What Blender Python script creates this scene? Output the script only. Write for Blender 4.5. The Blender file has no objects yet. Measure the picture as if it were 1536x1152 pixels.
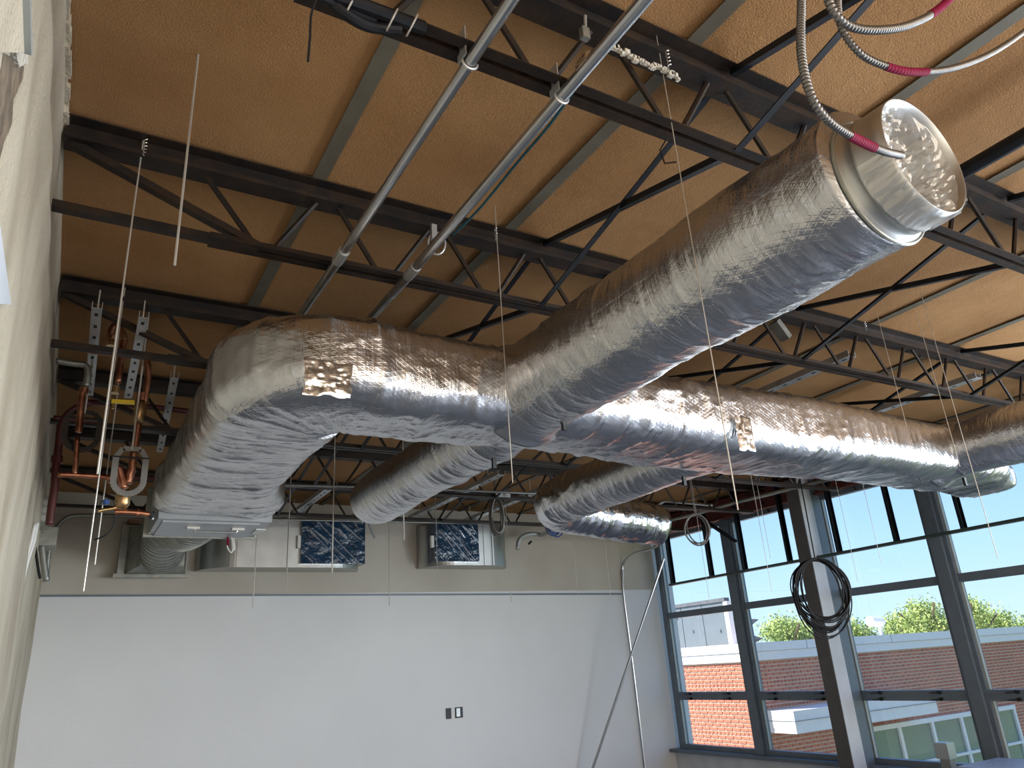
import bpy, math, random
import numpy as np
from mathutils import Vector, Matrix

random.seed(7)
rng = np.random.default_rng(7)
SC = bpy.context.scene
COL = SC.collection
EYE = 2.25                     # eye height above the floor; heights below are given relative to the eye

# ------------------------------------------------------------------ camera, sky, sun, added fill lights
YAW, PITCH, ROLL, FPX = 0.54697236, 0.36170619, -0.06769207, 1114.934
def cam_rows():
    s, c = math.sin, math.cos
    f = np.array([s(YAW)*c(PITCH), c(YAW)*c(PITCH), s(PITCH)])
    r = np.array([c(YAW), -s(YAW), 0.0]); u = np.cross(r, f)
    r2 = r*c(ROLL) + u*s(ROLL); u2 = -r*s(ROLL) + u*c(ROLL)
    return np.array([r2, -u2, f])
RW = cam_rows()
cd = bpy.data.cameras.new('camera'); cam = bpy.data.objects.new('camera', cd); COL.objects.link(cam)
cd.sensor_width = 36.0; cd.lens = FPX/1536*36; cd.clip_start = 0.02; cd.clip_end = 400
cam.matrix_world = Matrix(((RW[0][0], -RW[1][0], -RW[2][0], 0), (RW[0][1], -RW[1][1], -RW[2][1], 0),
                           (RW[0][2], -RW[1][2], -RW[2][2], EYE), (0, 0, 0, 1)))
SC.camera = cam
SC.view_settings.view_transform = 'Standard'; SC.view_settings.look = 'None'
SC.view_settings.exposure = 1.08; SC.view_settings.gamma = 1.0
try: SC.view_settings.use_curve_mapping = False
except Exception: pass
try:
    SC.cycles.max_bounces = 8; SC.cycles.diffuse_bounces = 4; SC.cycles.glossy_bounces = 4
    SC.cycles.transparent_max_bounces = 16; SC.cycles.sample_clamp_indirect = 6.0
    SC.cycles.use_denoising = True; SC.cycles.caustics_reflective = False
except Exception: pass

world = bpy.data.worlds.new('sky'); SC.world = world; world.use_nodes = True
nt = world.node_tree; nt.nodes.clear()
tc = nt.nodes.new('ShaderNodeTexCoord'); sx = nt.nodes.new('ShaderNodeSeparateXYZ')
rp = nt.nodes.new('ShaderNodeValToRGB'); bg = nt.nodes.new('ShaderNodeBackground'); wo = nt.nodes.new('ShaderNodeOutputWorld')
nt.links.new(tc.outputs['Generated'], sx.inputs[0]); nt.links.new(sx.outputs['Z'], rp.inputs[0])
rp.color_ramp.elements[0].position = 0.0; rp.color_ramp.elements[0].color = (0.60, 0.80, 0.92, 1)
rp.color_ramp.elements[1].position = 1.0; rp.color_ramp.elements[1].color = (0.10, 0.28, 0.75, 1)
e = rp.color_ramp.elements.new(0.10); e.color = (0.46, 0.72, 0.98, 1)
e = rp.color_ramp.elements.new(0.28); e.color = (0.24, 0.49, 0.95, 1)
nt.links.new(rp.outputs[0], bg.inputs[0]); bg.inputs[1].default_value = 0.67
nt.links.new(bg.outputs[0], wo.inputs[0])

def light(name, typ, energy, color, loc, direction, size=None):
    d = bpy.data.lights.new(name, typ); d.energy = energy; d.color = color
    o = bpy.data.objects.new(name, d); COL.objects.link(o); o.location = loc
    o.rotation_euler = Vector(direction).to_track_quat('-Z', 'Y').to_euler()
    if typ == 'AREA': d.shape = 'RECTANGLE'; d.size, d.size_y = size
    if typ == 'SUN': d.angle = 0.01
    return o
light('sun', 'SUN', 5.2, (1.0, 0.90, 0.76), (0, 0, 30), (0.66, -0.34, -0.67))
# added fill panels imitating daylight: inside side glazing and before the blank rear wall
light('fill_side', 'AREA', 520, (0.82, 0.91, 1.0), (9.15, -1.4, EYE+0.3), (-1, 0.0, -0.05), (6.8, 3.2))
light('fill_rear', 'AREA', 185, (1.0, 0.87, 0.70), (4.5, -5.8, EYE+0.2), (0, 1, -0.02), (9.0, 3.9))

# ------------------------------------------------------------------ points of the room from points of the photo
def ray(x, y): return RW.T @ np.array([x-768.0, y-576.0, FPX])
def _at(x, y, ax, v):
    d = ray(x, y); p = d*(v/d[ax]); return (float(p[0]), float(p[1]), float(p[2]))
def atx(x, y, v): return _at(x, y, 0, v)
def aty(x, y, v): return _at(x, y, 1, v)
def atz(x, y, v): return _at(x, y, 2, v)

# ------------------------------------------------------------------ materials
def new_mat(name):
    m = bpy.data.materials.new(name); m.use_nodes = True
    return m, m.node_tree, m.node_tree.nodes['Principled BSDF']
def mat(name, color, rough=0.6, metal=0.0, var=0.0, scale=8.0, bump=0.0, bscale=40.0, color2=None, coat=0.0, alpha=1.0, spec=None, detail=5):
    m, t, b = new_mat(name)
    b.inputs['Base Color'].default_value = (*color, 1); b.inputs['Roughness'].default_value = rough
    b.inputs['Metallic'].default_value = metal; b.inputs['Coat Weight'].default_value = coat
    if spec is not None: b.inputs['Specular IOR Level'].default_value = spec
    if alpha < 1: b.inputs['Alpha'].default_value = alpha
    tcn = None
    if var or color2:
        tcn = t.nodes.new('ShaderNodeTexCoord'); n = t.nodes.new('ShaderNodeTexNoise'); r = t.nodes.new('ShaderNodeValToRGB')
        n.inputs['Scale'].default_value = scale; n.inputs['Detail'].default_value = detail
        c2 = color2 or tuple(max(0, c*(1-var)) for c in color)
        c1 = color if color2 else tuple(min(1, c*(1+var)) for c in color)
        r.color_ramp.elements[0].color = (*c2, 1); r.color_ramp.elements[1].color = (*c1, 1)
        r.color_ramp.elements[0].position = 0.36; r.color_ramp.elements[1].position = 0.64
        t.links.new(tcn.outputs['Object'], n.inputs['Vector']); t.links.new(n.outputs['Fac'], r.inputs[0])
        t.links.new(r.outputs[0], b.inputs['Base Color'])
    if bump:
        tcn = tcn or t.nodes.new('ShaderNodeTexCoord')
        n2 = t.nodes.new('ShaderNodeTexNoise'); n2.inputs['Scale'].default_value = bscale; n2.inputs['Detail'].default_value = 4
        bp = t.nodes.new('ShaderNodeBump'); bp.inputs['Strength'].default_value = 1.0; bp.inputs['Distance'].default_value = bump
        t.links.new(tcn.outputs['Object'], n2.inputs['Vector']); t.links.new(n2.outputs['Fac'], bp.inputs['Height'])
        t.links.new(bp.outputs[0], b.inputs['Normal'])
    return m

def foil_mat(name='foil_wrap', scrim=1.0, crumple=1.0, rough=0.23, tint=(0.62, 0.62, 0.63)):
    m, t, b = new_mat(name)
    b.inputs['Base Color'].default_value = (*tint, 1); b.inputs['Metallic'].default_value = 1.0
    N, L = t.nodes, t.links
    uv = N.new('ShaderNodeUVMap'); uv.uv_map = 'uv'
    tcn = N.new('ShaderNodeTexCoord')
    rn = N.new('ShaderNodeTexNoise'); rn.inputs['Scale'].default_value = 5.0
    L.new(tcn.outputs['Object'], rn.inputs['Vector'])
    mr = N.new('ShaderNodeMapRange'); mr.inputs['To Min'].default_value = rough-0.05; mr.inputs['To Max'].default_value = rough+0.08
    L.new(rn.outputs['Fac'], mr.inputs['Value']); L.new(mr.outputs[0], b.inputs['Roughness'])
    # reinforcing threads under the foil: three families of fine ridges
    tot = None
    for ang in (0.0, 62.0, -62.0):
        mp = N.new('ShaderNodeMapping'); mp.inputs['Rotation'].default_value[2] = math.radians(ang)
        w = N.new('ShaderNodeTexWave'); w.wave_type = 'BANDS'; w.bands_direction = 'X'
        w.inputs['Scale'].default_value = 15.0; w.inputs['Distortion'].default_value = 0.35; w.inputs['Detail Scale'].default_value = 2.0
        L.new(uv.outputs[0], mp.inputs[0]); L.new(mp.outputs[0], w.inputs[0])
        pw = N.new('ShaderNodeMath'); pw.operation = 'POWER'; pw.inputs[1].default_value = 12.0; L.new(w.outputs['Fac'], pw.inputs[0])
        if tot is None: tot = pw
        else:
            mx = N.new('ShaderNodeMath'); mx.operation = 'MAXIMUM'; L.new(tot.outputs[0], mx.inputs[0]); L.new(pw.outputs[0], mx.inputs[1]); tot = mx
    b1 = N.new('ShaderNodeBump'); b1.inputs['Distance'].default_value = 0.00042*scrim; b1.inputs['Strength'].default_value = 1.0
    L.new(tot.outputs[0], b1.inputs['Height'])
    # fine crumple: facets (voronoi) and short folds (stretched noise)
    vo = N.new('ShaderNodeTexVoronoi'); vo.feature = 'F1'; vo.inputs['Scale'].default_value = 26.0
    dn = N.new('ShaderNodeTexNoise'); dn.inputs['Scale'].default_value = 9.0; dn.inputs['Detail'].default_value = 3.0
    va = N.new('ShaderNodeVectorMath'); va.operation = 'MULTIPLY_ADD'; va.inputs[1].default_value = (0.12, 0.12, 0.12)
    L.new(tcn.outputs['Object'], dn.inputs['Vector']); L.new(dn.outputs['Color'], va.inputs[0]); L.new(tcn.outputs['Object'], va.inputs[2])
    L.new(va.outputs[0], vo.inputs['Vector'])
    b2 = N.new('ShaderNodeBump'); b2.inputs['Distance'].default_value = 0.0016*crumple; b2.inputs['Strength'].default_value = 1.0
    L.new(vo.outputs['Distance'], b2.inputs['Height']); L.new(b1.outputs[0], b2.inputs['Normal'])
    mp2 = N.new('ShaderNodeMapping'); mp2.inputs['Scale'].default_value = (26.0, 5.0, 1.0); mp2.inputs['Rotation'].default_value[2] = math.radians(14)
    fn = N.new('ShaderNodeTexNoise'); fn.inputs['Scale'].default_value = 1.0; fn.inputs['Detail'].default_value = 5.0; fn.inputs['Distortion'].default_value = 0.6
    L.new(uv.outputs[0], mp2.inputs[0]); L.new(mp2.outputs[0], fn.inputs['Vector'])
    b3 = N.new('ShaderNodeBump'); b3.inputs['Distance'].default_value = 0.010*crumple
    pn = N.new('ShaderNodeTexNoise'); pn.inputs['Scale'].default_value = 2.2; pn.inputs['Detail'].default_value = 2.0; L.new(tcn.outputs['Object'], pn.inputs['Vector'])
    pm = N.new('ShaderNodeMapRange'); pm.inputs['From Min'].default_value = 0.40; pm.inputs['From Max'].default_value = 0.66; pm.inputs['To Min'].default_value = 0.38; pm.inputs['To Max'].default_value = 1.0
    L.new(pn.outputs['Fac'], pm.inputs['Value']); L.new(pm.outputs[0], b3.inputs['Strength']); L.new(pm.outputs[0], b2.inputs['Strength'])
    L.new(fn.outputs['Fac'], b3.inputs['Height']); L.new(b2.outputs[0], b3.inputs['Normal'])
    L.new(b3.outputs[0], b.inputs['Normal'])
    return m

def ceiling_mat():
    m, t, b = new_mat('fiber_roof_board'); N, L = t.nodes, t.links
    b.inputs['Roughness'].default_value = 0.9; b.inputs['Specular IOR Level'].default_value = 0.15
    tcn = N.new('ShaderNodeTexCoord')
    n = N.new('ShaderNodeTexNoise'); n.inputs['Scale'].default_value = 1.3; n.inputs['Detail'].default_value = 6.0; n.inputs['Roughness'].default_value = 0.6
    r = N.new('ShaderNodeValToRGB')
    r.color_ramp.elements[0].position = 0.30; r.color_ramp.elements[0].color = (0.350, 0.180, 0.075, 1)
    r.color_ramp.elements[1].position = 0.70; r.color_ramp.elements[1].color = (0.460, 0.255, 0.115, 1)
    L.new(tcn.outputs['Object'], n.inputs['Vector']); L.new(n.outputs['Fac'], r.inputs[0])
    g = N.new('ShaderNodeTexNoise'); g.inputs['Scale'].default_value = 140.0; g.inputs['Detail'].default_value = 3.0
    L.new(tcn.outputs['Object'], g.inputs['Vector'])
    mr = N.new('ShaderNodeMapRange'); mr.inputs['From Min'].default_value = 0.3; mr.inputs['From Max'].default_value = 0.7
    mr.inputs['To Min'].default_value = 0.82; mr.inputs['To Max'].default_value = 1.14; L.new(g.outputs['Fac'], mr.inputs['Value'])
    mx = N.new('ShaderNodeVectorMath'); mx.operation = 'SCALE'; L.new(r.outputs[0], mx.inputs[0]); L.new(mr.outputs[0], mx.inputs['Scale'])
    L.new(mx.outputs[0], b.inputs['Base Color'])
    bp = N.new('ShaderNodeBump'); bp.inputs['Distance'].default_value = 0.004; L.new(g.outputs['Fac'], bp.inputs['Height'])
    bp2 = N.new('ShaderNodeBump'); bp2.inputs['Distance'].default_value = 0.02; L.new(n.outputs['Fac'], bp2.inputs['Height'])
    L.new(bp.outputs[0], bp2.inputs['Normal']); L.new(bp2.outputs[0], b.inputs['Normal'])
    return m

def glass_mat():
    m = bpy.data.materials.new('window_glass'); m.use_nodes = True; t = m.node_tree; t.nodes.clear()
    tr = t.nodes.new('ShaderNodeBsdfTransparent'); gl = t.nodes.new('ShaderNodeBsdfGlossy'); mx = t.nodes.new('ShaderNodeMixShader')
    o = t.nodes.new('ShaderNodeOutputMaterial'); gl.inputs['Roughness'].default_value = 0.02
    tr.inputs[0].default_value = (0.97, 0.98, 0.98, 1); mx.inputs[0].default_value = 0.05
    t.links.new(tr.outputs[0], mx.inputs[1]); t.links.new(gl.outputs[0], mx.inputs[2]); t.links.new(mx.outputs[0], o.inputs[0])
    return m
def plastic_mat():
    m, t, b = new_mat('clear_plastic'); N, L = t.nodes, t.links
    b.inputs['Base Color'].default_value = (0.9, 0.88, 0.85, 1); b.inputs['Roughness'].default_value = 0.08
    b.inputs['Alpha'].default_value = 0.42; b.inputs['Specular IOR Level'].default_value = 1.0; b.inputs['Metallic'].default_value = 0.3
    return m
def brushed(name, col, rough, scale=(3, 3, 60)):
    m, t, b = new_mat(name); N, L = t.nodes, t.links
    b.inputs['Metallic'].default_value = 1.0
    tcn = N.new('ShaderNodeTexCoord'); v = N.new('ShaderNodeTexNoise'); v.inputs['Scale'].default_value = 3.0; v.inputs['Detail'].default_value = 4
    L.new(tcn.outputs['Object'], v.inputs['Vector'])
    r = N.new('ShaderNodeValToRGB'); r.color_ramp.elements[0].color = (*[c*0.86 for c in col], 1); r.color_ramp.elements[1].color = (*col, 1)
    r.color_ramp.elements[0].position = 0.35; r.color_ramp.elements[1].position = 0.6
    L.new(v.outputs['Fac'], r.inputs[0]); L.new(r.outputs[0], b.inputs['Base Color'])
    mr = N.new('ShaderNodeMapRange'); mr.inputs['To Min'].default_value = rough-0.06; mr.inputs['To Max'].default_value = rough+0.12
    L.new(v.outputs['Fac'], mr.inputs['Value']); L.new(mr.outputs[0], b.inputs['Roughness'])
    return m

def left_wall_mat():
    m, t, b = new_mat('old_plaster'); N, L = t.nodes, t.links
    b.inputs['Roughness'].default_value = 0.85
    tcn = N.new('ShaderNodeTexCoord')
    mp = N.new('ShaderNodeMapping'); mp.inputs['Scale'].default_value = (1, 1.6, 0.7)
    n = N.new('ShaderNodeTexNoise'); n.inputs['Scale'].default_value = 1.6; n.inputs['Detail'].default_value = 7
    L.new(tcn.outputs['Object'], mp.inputs[0]); L.new(mp.outputs[0], n.inputs['Vector'])
    r = N.new('ShaderNodeValToRGB')
    r.color_ramp.elements[0].position = 0.34; r.color_ramp.elements[0].color = (0.46, 0.39, 0.29, 1)
    r.color_ramp.elements[1].position = 0.62; r.color_ramp.elements[1].color = (0.62, 0.55, 0.43, 1)
    L.new(n.outputs['Fac'], r.inputs[0]); L.new(r.outputs[0], b.inputs['Base Color'])
    g = N.new('ShaderNodeTexNoise'); g.inputs['Scale'].default_value = 60.0; g.inputs['Detail'].default_value = 6
    L.new(tcn.outputs['Object'], g.inputs['Vector'])
    bp = N.new('ShaderNodeBump'); bp.inputs['Distance'].default_value = 0.012; L.new(g.outputs['Fac'], bp.inputs['Height'])
    bp2 = N.new('ShaderNodeBump'); bp2.inputs['Distance'].default_value = 0.02; L.new(n.outputs['Fac'], bp2.inputs['Height'])
    L.new(bp.outputs[0], bp2.inputs['Normal']); L.new(bp2.outputs[0], b.inputs['Normal'])
    return m

M = {}
M['foil'] = foil_mat()
M['foil_shiny'] = foil_mat('foil_tail', scrim=0.3, crumple=1.3, rough=0.14)
M['foil_tape'] = mat('foil_tape', (0.66, 0.65, 0.63), 0.22, 1.0, bump=0.006, bscale=20, detail=2)
M['roof'] = ceiling_mat()
M['tee'] = mat('galvanized_tee', (0.15, 0.135, 0.10), 0.6, 0.1, color2=(0.12, 0.10, 0.07), scale=5)
M['steel'] = mat('dark_joist_paint', (0.014, 0.012, 0.012), 0.5, 0.0, color2=(0.034, 0.020, 0.013), scale=9, bump=0.002, spec=0.3)
M['steel_black'] = mat('black_angle_paint', (0.009, 0.011, 0.015), 0.45, 0.0, var=0.3, spec=0.3)
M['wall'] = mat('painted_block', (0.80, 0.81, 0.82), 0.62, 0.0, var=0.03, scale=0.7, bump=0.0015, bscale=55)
M['wall_upper'] = mat('upper_block', (0.60, 0.57, 0.50), 0.8, 0.0, color2=(0.53, 0.49, 0.42), scale=1.1, bump=0.003, bscale=40)
M['plaster'] = left_wall_mat()
M['raw'] = mat('raw_masonry', (0.26, 0.20, 0.14), 0.95, 0.0, color2=(0.14, 0.11, 0.08), scale=14, bump=0.02, bscale=30)
M['floor'] = mat('concrete_floor', (0.21, 0.235, 0.275), 0.55, 0.0, var=0.06, scale=1.2)
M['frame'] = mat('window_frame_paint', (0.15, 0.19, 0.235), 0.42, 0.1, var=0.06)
M['frame_light'] = mat('window_stop_paint', (0.42, 0.45, 0.44), 0.4, 0.2, var=0.05)
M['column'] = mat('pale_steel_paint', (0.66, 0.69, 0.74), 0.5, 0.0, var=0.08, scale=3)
M['column_shade'] = mat('shaded_steel_paint', (0.10, 0.095, 0.095), 0.5, 0.0, var=0.1)  # backlit shade of the inner column flange put into the colour
M['red'] = mat('red_oxide', (0.13, 0.030, 0.026), 0.55, 0.0, var=0.2, scale=4)
M['redpipe'] = mat('red_pipe_paint', (0.075, 0.013, 0.011), 0.45, 0.0, var=0.2)
M['stud'] = mat('black_stud', (0.020, 0.026, 0.032), 0.35, 0.6, var=0.2)
M['track'] = mat('green_grey_track', (0.065, 0.10, 0.095), 0.4, 0.5, var=0.1)
M['galv'] = brushed('galvanized_sheet', (0.52, 0.53, 0.52), 0.34)
M['galv_dull'] = mat('dull_galvanized', (0.36, 0.37, 0.34), 0.45, 0.75, color2=(0.27, 0.28, 0.26), scale=10, bump=0.002)
M['conduit'] = mat('steel_conduit', (0.52, 0.54, 0.57), 0.3, 1.0, var=0.05)
M['zinc'] = mat('zinc_strut', (0.48, 0.49, 0.49), 0.42, 0.6, var=0.1)
M['hanger'] = mat('weathered_zinc', (0.17, 0.17, 0.165), 0.45, 0.4, var=0.15)
M['zinc_dark'] = mat('strut_slot', (0.02, 0.02, 0.02), 0.8)
M['unit'] = mat('unit_casing', (0.36, 0.39, 0.42), 0.38, 0.4, var=0.03)
M['white'] = mat('white_plastic', (0.75, 0.75, 0.72), 0.5)
M['blue_film'] = mat('blue_plastic_film', (0.012, 0.045, 0.095), 0.16, 0.0, var=0.25, scale=4, bump=0.03, bscale=7, coat=0.5)
M['copper'] = mat('copper', (0.52, 0.24, 0.15), 0.34, 1.0, color2=(0.26, 0.10, 0.06), scale=14)
M['brass'] = mat('brass_valve', (0.52, 0.37, 0.18), 0.35, 1.0, color2=(0.38, 0.24, 0.12), scale=20)
M['yellow'] = mat('yellow_handle', (0.75, 0.55, 0.03), 0.4)
M['wire'] = mat('hanger_wire', (0.60, 0.57, 0.52), 0.4, 0.6)
M['wire_dark'] = mat('dark_wire', (0.010, 0.010, 0.012), 0.5, spec=0.2)
M['armor'] = mat('armored_cable', (0.20, 0.195, 0.19), 0.36, 0.85, var=0.12)
M['redtape'] = mat('red_tape', (0.19, 0.004, 0.035), 0.75, var=0.15, scale=30, spec=0.15)
M['teal'] = mat('teal_cable', (0.015, 0.10, 0.13), 0.4)
M['blue'] = mat('blue_cable', (0.02, 0.06, 0.22), 0.4)
M['grey_cable'] = mat('grey_cable', (0.20, 0.19, 0.18), 0.4, 0.5)
M['glass'] = glass_mat()
M['plastic'] = plastic_mat()
M['brick'] = mat('red_brick', (0.58, 0.185, 0.11), 0.85, 0.0, color2=(0.42, 0.13, 0.085), scale=2.3)
M['mortar'] = mat('mortar', (0.66, 0.51, 0.40), 0.9, var=0.06)
M['coping'] = mat('white_coping', (0.84, 0.77, 0.74), 0.6, var=0.02)
M['screen'] = mat('grey_roof_screen', (0.13, 0.165, 0.20), 0.6, 0.0, var=0.05)
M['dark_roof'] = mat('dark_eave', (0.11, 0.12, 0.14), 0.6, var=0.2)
M['ext_glass'] = mat('reflection_green_glazing', (0.16, 0.20, 0.17), 0.08, 0.0, color2=(0.20, 0.27, 0.20), scale=0.8, coat=0.5)  # green of the panes' reflections put into the base colour
M['leaf'] = mat('leaves', (0.50, 0.60, 0.20), 0.7, 0.0, color2=(0.28, 0.40, 0.12), scale=1.5)
M['bark'] = mat('bark', (0.16, 0.12, 0.09), 0.9)
M['ground'] = mat('lawn_ground', (0.16, 0.20, 0.09), 0.95, var=0.2, scale=0.5)
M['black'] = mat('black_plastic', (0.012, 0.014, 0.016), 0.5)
M['tarp'] = mat('pale_blue_cover', (0.30, 0.36, 0.48), 0.5, bump=0.01, bscale=14)
M['caulk'] = mat('white_plaster_crust', (0.62, 0.58, 0.50), 0.9, bump=0.02, bscale=40)

# ------------------------------------------------------------------ mesh building
ORG = {}
class MB:
    def __init__(s): s.v = []; s.f = []; s.uv = None
    def add(s, vs, fs):
        o = len(s.v); s.v += [tuple(map(float, p)) for p in vs]; s.f += [tuple(i+o for i in f) for f in fs]; return s
    def box(s, x0, x1, y0, y1, z0, z1):
        return s.add([(x0,y0,z0),(x1,y0,z0),(x1,y1,z0),(x0,y1,z0),(x0,y0,z1),(x1,y0,z1),(x1,y1,z1),(x0,y1,z1)],
                     [(0,3,2,1),(4,5,6,7),(0,1,5,4),(1,2,6,5),(2,3,7,6),(3,0,4,7)])
    def prism(s, prof, p, q, up=(0, 0, 1)):
        p, q = np.array(p, float), np.array(q, float); d = q-p; d /= np.linalg.norm(d)
        up = np.array(up, float)
        if abs(d @ up) > 0.98: up = np.array((1.0, 0, 0))
        a = np.cross(d, up); a /= np.linalg.norm(a); b = np.cross(a, d); n = len(prof)
        vs = [p+a*u+b*w for u, w in prof] + [q+a*u+b*w for u, w in prof]
        fs = [(i, (i+1) % n, n+(i+1) % n, n+i) for i in range(n)] + [tuple(range(n))[::-1], tuple(range(n, 2*n))]
        return s.add(vs, fs)
    def bar(s, p, q, w, h, up=(0, 0, 1)):
        return s.prism([(-w/2,-h/2),(w/2,-h/2),(w/2,h/2),(-w/2,h/2)], p, q, up)
    def angle(s, p, q, w, t=0.006, up=(0, 0, 1), flip=1):
        return s.prism([(0,0),(flip*w,0),(flip*w,t),(flip*t,t),(flip*t,w),(0,w)], p, q, up)
    def channel(s, p, q, w, h, t=0.004, up=(0, 0, 1), opens=-1):
        o = opens
        pr = [(-w/2,o*h/2),(-w/2,-o*h/2),(w/2,-o*h/2),(w/2,o*h/2),(w/2-t,o*h/2),(w/2-t,-o*(h/2-t)),(-w/2+t,-o*(h/2-t)),(-w/2+t,o*h/2)]
        return s.prism(pr, p, q, up)
    def tube(s, pts, r, n=8, cap=True, rfun=None):
        P = [np.array(p, float) for p in pts]; k = len(P); rings = []
        t0 = P[1]-P[0]; t0 /= np.linalg.norm(t0)
        up = np.array((0, 0, 1.0)) if abs(t0[2]) < 0.9 else np.array((1.0, 0, 0))
        a = np.cross(t0, up); a /= np.linalg.norm(a)
        for i in range(k):
            t = P[min(i+1, k-1)]-P[max(i-1, 0)]; t /= max(1e-9, np.linalg.norm(t))
            a = a - t*(a @ t); a /= np.linalg.norm(a); b = np.cross(t, a)
            ri = r if rfun is None else rfun(i, k)
            rings.append([P[i]+ri*(a*math.cos(2*math.pi*j/n)+b*math.sin(2*math.pi*j/n)) for j in range(n)])
        vs = [p for rg in rings for p in rg]
        fs = [(i*n+j, i*n+(j+1) % n, (i+1)*n+(j+1) % n, (i+1)*n+j) for i in range(k-1) for j in range(n)]
        if cap: fs += [tuple(range(n))[::-1], tuple(range((k-1)*n, k*n))]
        return s.add(vs, fs)
    def cyl(s, p, q, r, n=12): return s.tube([p, q], r, n)
    def ring(s, c, axis, R, r, n=24, m=6, a0=0, a1=2*math.pi, sx=1.0, sy=1.0, up=(0, 0, 1)):
        ax = np.array(axis, float); ax /= np.linalg.norm(ax); u = np.cross(ax, up); u /= np.linalg.norm(u); w = np.cross(u, ax)
        pts = [np.array(c)+R*(sx*math.cos(a)*u+sy*math.sin(a)*w) for a in np.linspace(a0, a1, n)]
        return s.tube(pts, r, m, cap=True)
    def build(s, name, m, parent=None, smooth=False, loc=None, **props):
        org = np.array(ORG[parent.name]) if parent is not None else np.array(loc if loc is not None else (0, 0, 0), float)
        me = bpy.data.meshes.new(name)
        me.from_pydata([tuple(np.array(p)-org) for p in s.v], [], s.f)
        if m is not None: me.materials.append(m)
        if smooth: me.polygons.foreach_set('use_smooth', [True]*len(me.polygons))
        me.update()
        o = bpy.data.objects.new(name, me); COL.objects.link(o)
        if parent is not None:
            o.parent = parent; ORG[o.name] = tuple(org)
        else:
            o.location = (org[0], org[1], org[2]+EYE); ORG[o.name] = tuple(org)
        for k, v in props.items(): o[k] = v
        return o
def thing(name, loc, label, cat, group=None):
    o = bpy.data.objects.new(name, None); COL.objects.link(o); o.empty_display_size = 0.1
    o.location = (loc[0], loc[1], loc[2]+EYE); ORG[o.name] = tuple(loc)
    o['label'] = label; o['category'] = cat
    if group: o['group'] = group
    return o
def tag(o, label, cat, group=None):
    o['label'] = label; o['category'] = cat
    if group: o['group'] = group
    return o
def struct(o): o['kind'] = 'structure'; return o
def share(src, name, parent, loc, scale=None, rot=None):
    c = src.copy(); COL.objects.link(c); c.name = name; c.parent = parent; c.location = loc
    if scale: c.scale = scale
    if rot: c.rotation_euler = rot
    return c
def bez(ps, n=12):
    """smooth curve through the points (Catmull-Rom)"""
    P = [np.array(p, float) for p in ps]; P = [2*P[0]-P[1]]+P+[2*P[-1]-P[-2]]; out = []
    for i in range(1, len(P)-2):
        a, b, c, d = P[i-1:i+3]
        for k in range(n):
            t = k/n; out.append(0.5*((2*b)+(-a+c)*t+(2*a-5*b+4*c-d)*t*t+(-a+3*b-3*c+d)*t**3))
    out.append(P[-2]); return out

# ================================================================== THE SETTING
XL, XR, YB, YR, ZC, ZF = -0.24, 9.31, 10.75, -6.0, 2.40, -EYE
TEE0, TEE_P = 0.864, 1.127
# floor
struct(MB().box(XL-0.3, XR+0.3, YR-0.2, YB+0.2, ZF-0.2, ZF).build('floor', M['floor']))
# roof deck with boards between the tees
ceil = struct(MB().box(XL-0.4, XR+0.6, YR-0.3, YB+0.4, ZC+0.06, ZC+0.3).build('ceiling', M['roof']))
tees = [TEE0+TEE_P*k for k in range(8)]
edges = [XL-0.05]+tees+[XR+0.4]
for i in range(len(edges)-1):
    x0, x1 = edges[i]+0.012, edges[i+1]-0.012
    nx, ny = 6, 60; mb = MB(); vs = []; fs = []
    ys = np.linspace(YR, YB, ny+1); xs = np.linspace(x0, x1, nx+1)
    for yy in ys:
        for k, xx in enumerate(xs):
            sag = 0.010*math.sin(math.pi*k/nx)*(1+math.sin(yy*1.7+i*2.1))*0.5
            vs.append((xx, yy, ZC-sag))
    for a in range(ny):
        for b_ in range(nx):
            q = a*(nx+1)+b_; fs.append((q, q+nx+1, q+nx+2, q+1))
    n0 = len(vs); vs += [(x0, YR, ZC+0.06), (x1, YR, ZC+0.06), (x0, YB, ZC+0.06), (x1, YB, ZC+0.06)]
    fs += [(0, nx, n0+1, n0), (ny*(nx+1), n0+2, n0+3, ny*(nx+1)+nx), (0, n0, n0+2, ny*(nx+1)), (nx, ny*(nx+1)+nx, n0+3, n0+1)]
    mb.add(vs, fs).build('roof_board', M['roof'], ceil)
for i, tx in enumerate(tees):
    MB().prism([(-0.036, 0), (0.036, 0), (0.036, 0.004), (0.004, 0.006), (0.004, 0.05), (-0.004, 0.05), (-0.004, 0.006), (-0.036, 0.004)],
               (tx, YR, ZC-0.016), (tx, YB, ZC-0.016)).build('roof_tee', M['tee'], ceil)
# back wall with lintel line; upper strip in a warmer, darker colour
wb = struct(MB().box(XL-0.3, XR+0.4, YB, YB+0.25, ZF, ZC+0.1).build('wall_back', M['wall']))
MB().box(XL, XR, YB-0.012, YB+0.01, 1.13, ZC+0.05).build('upper_wall_face', M['wall_upper'], wb)
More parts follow.
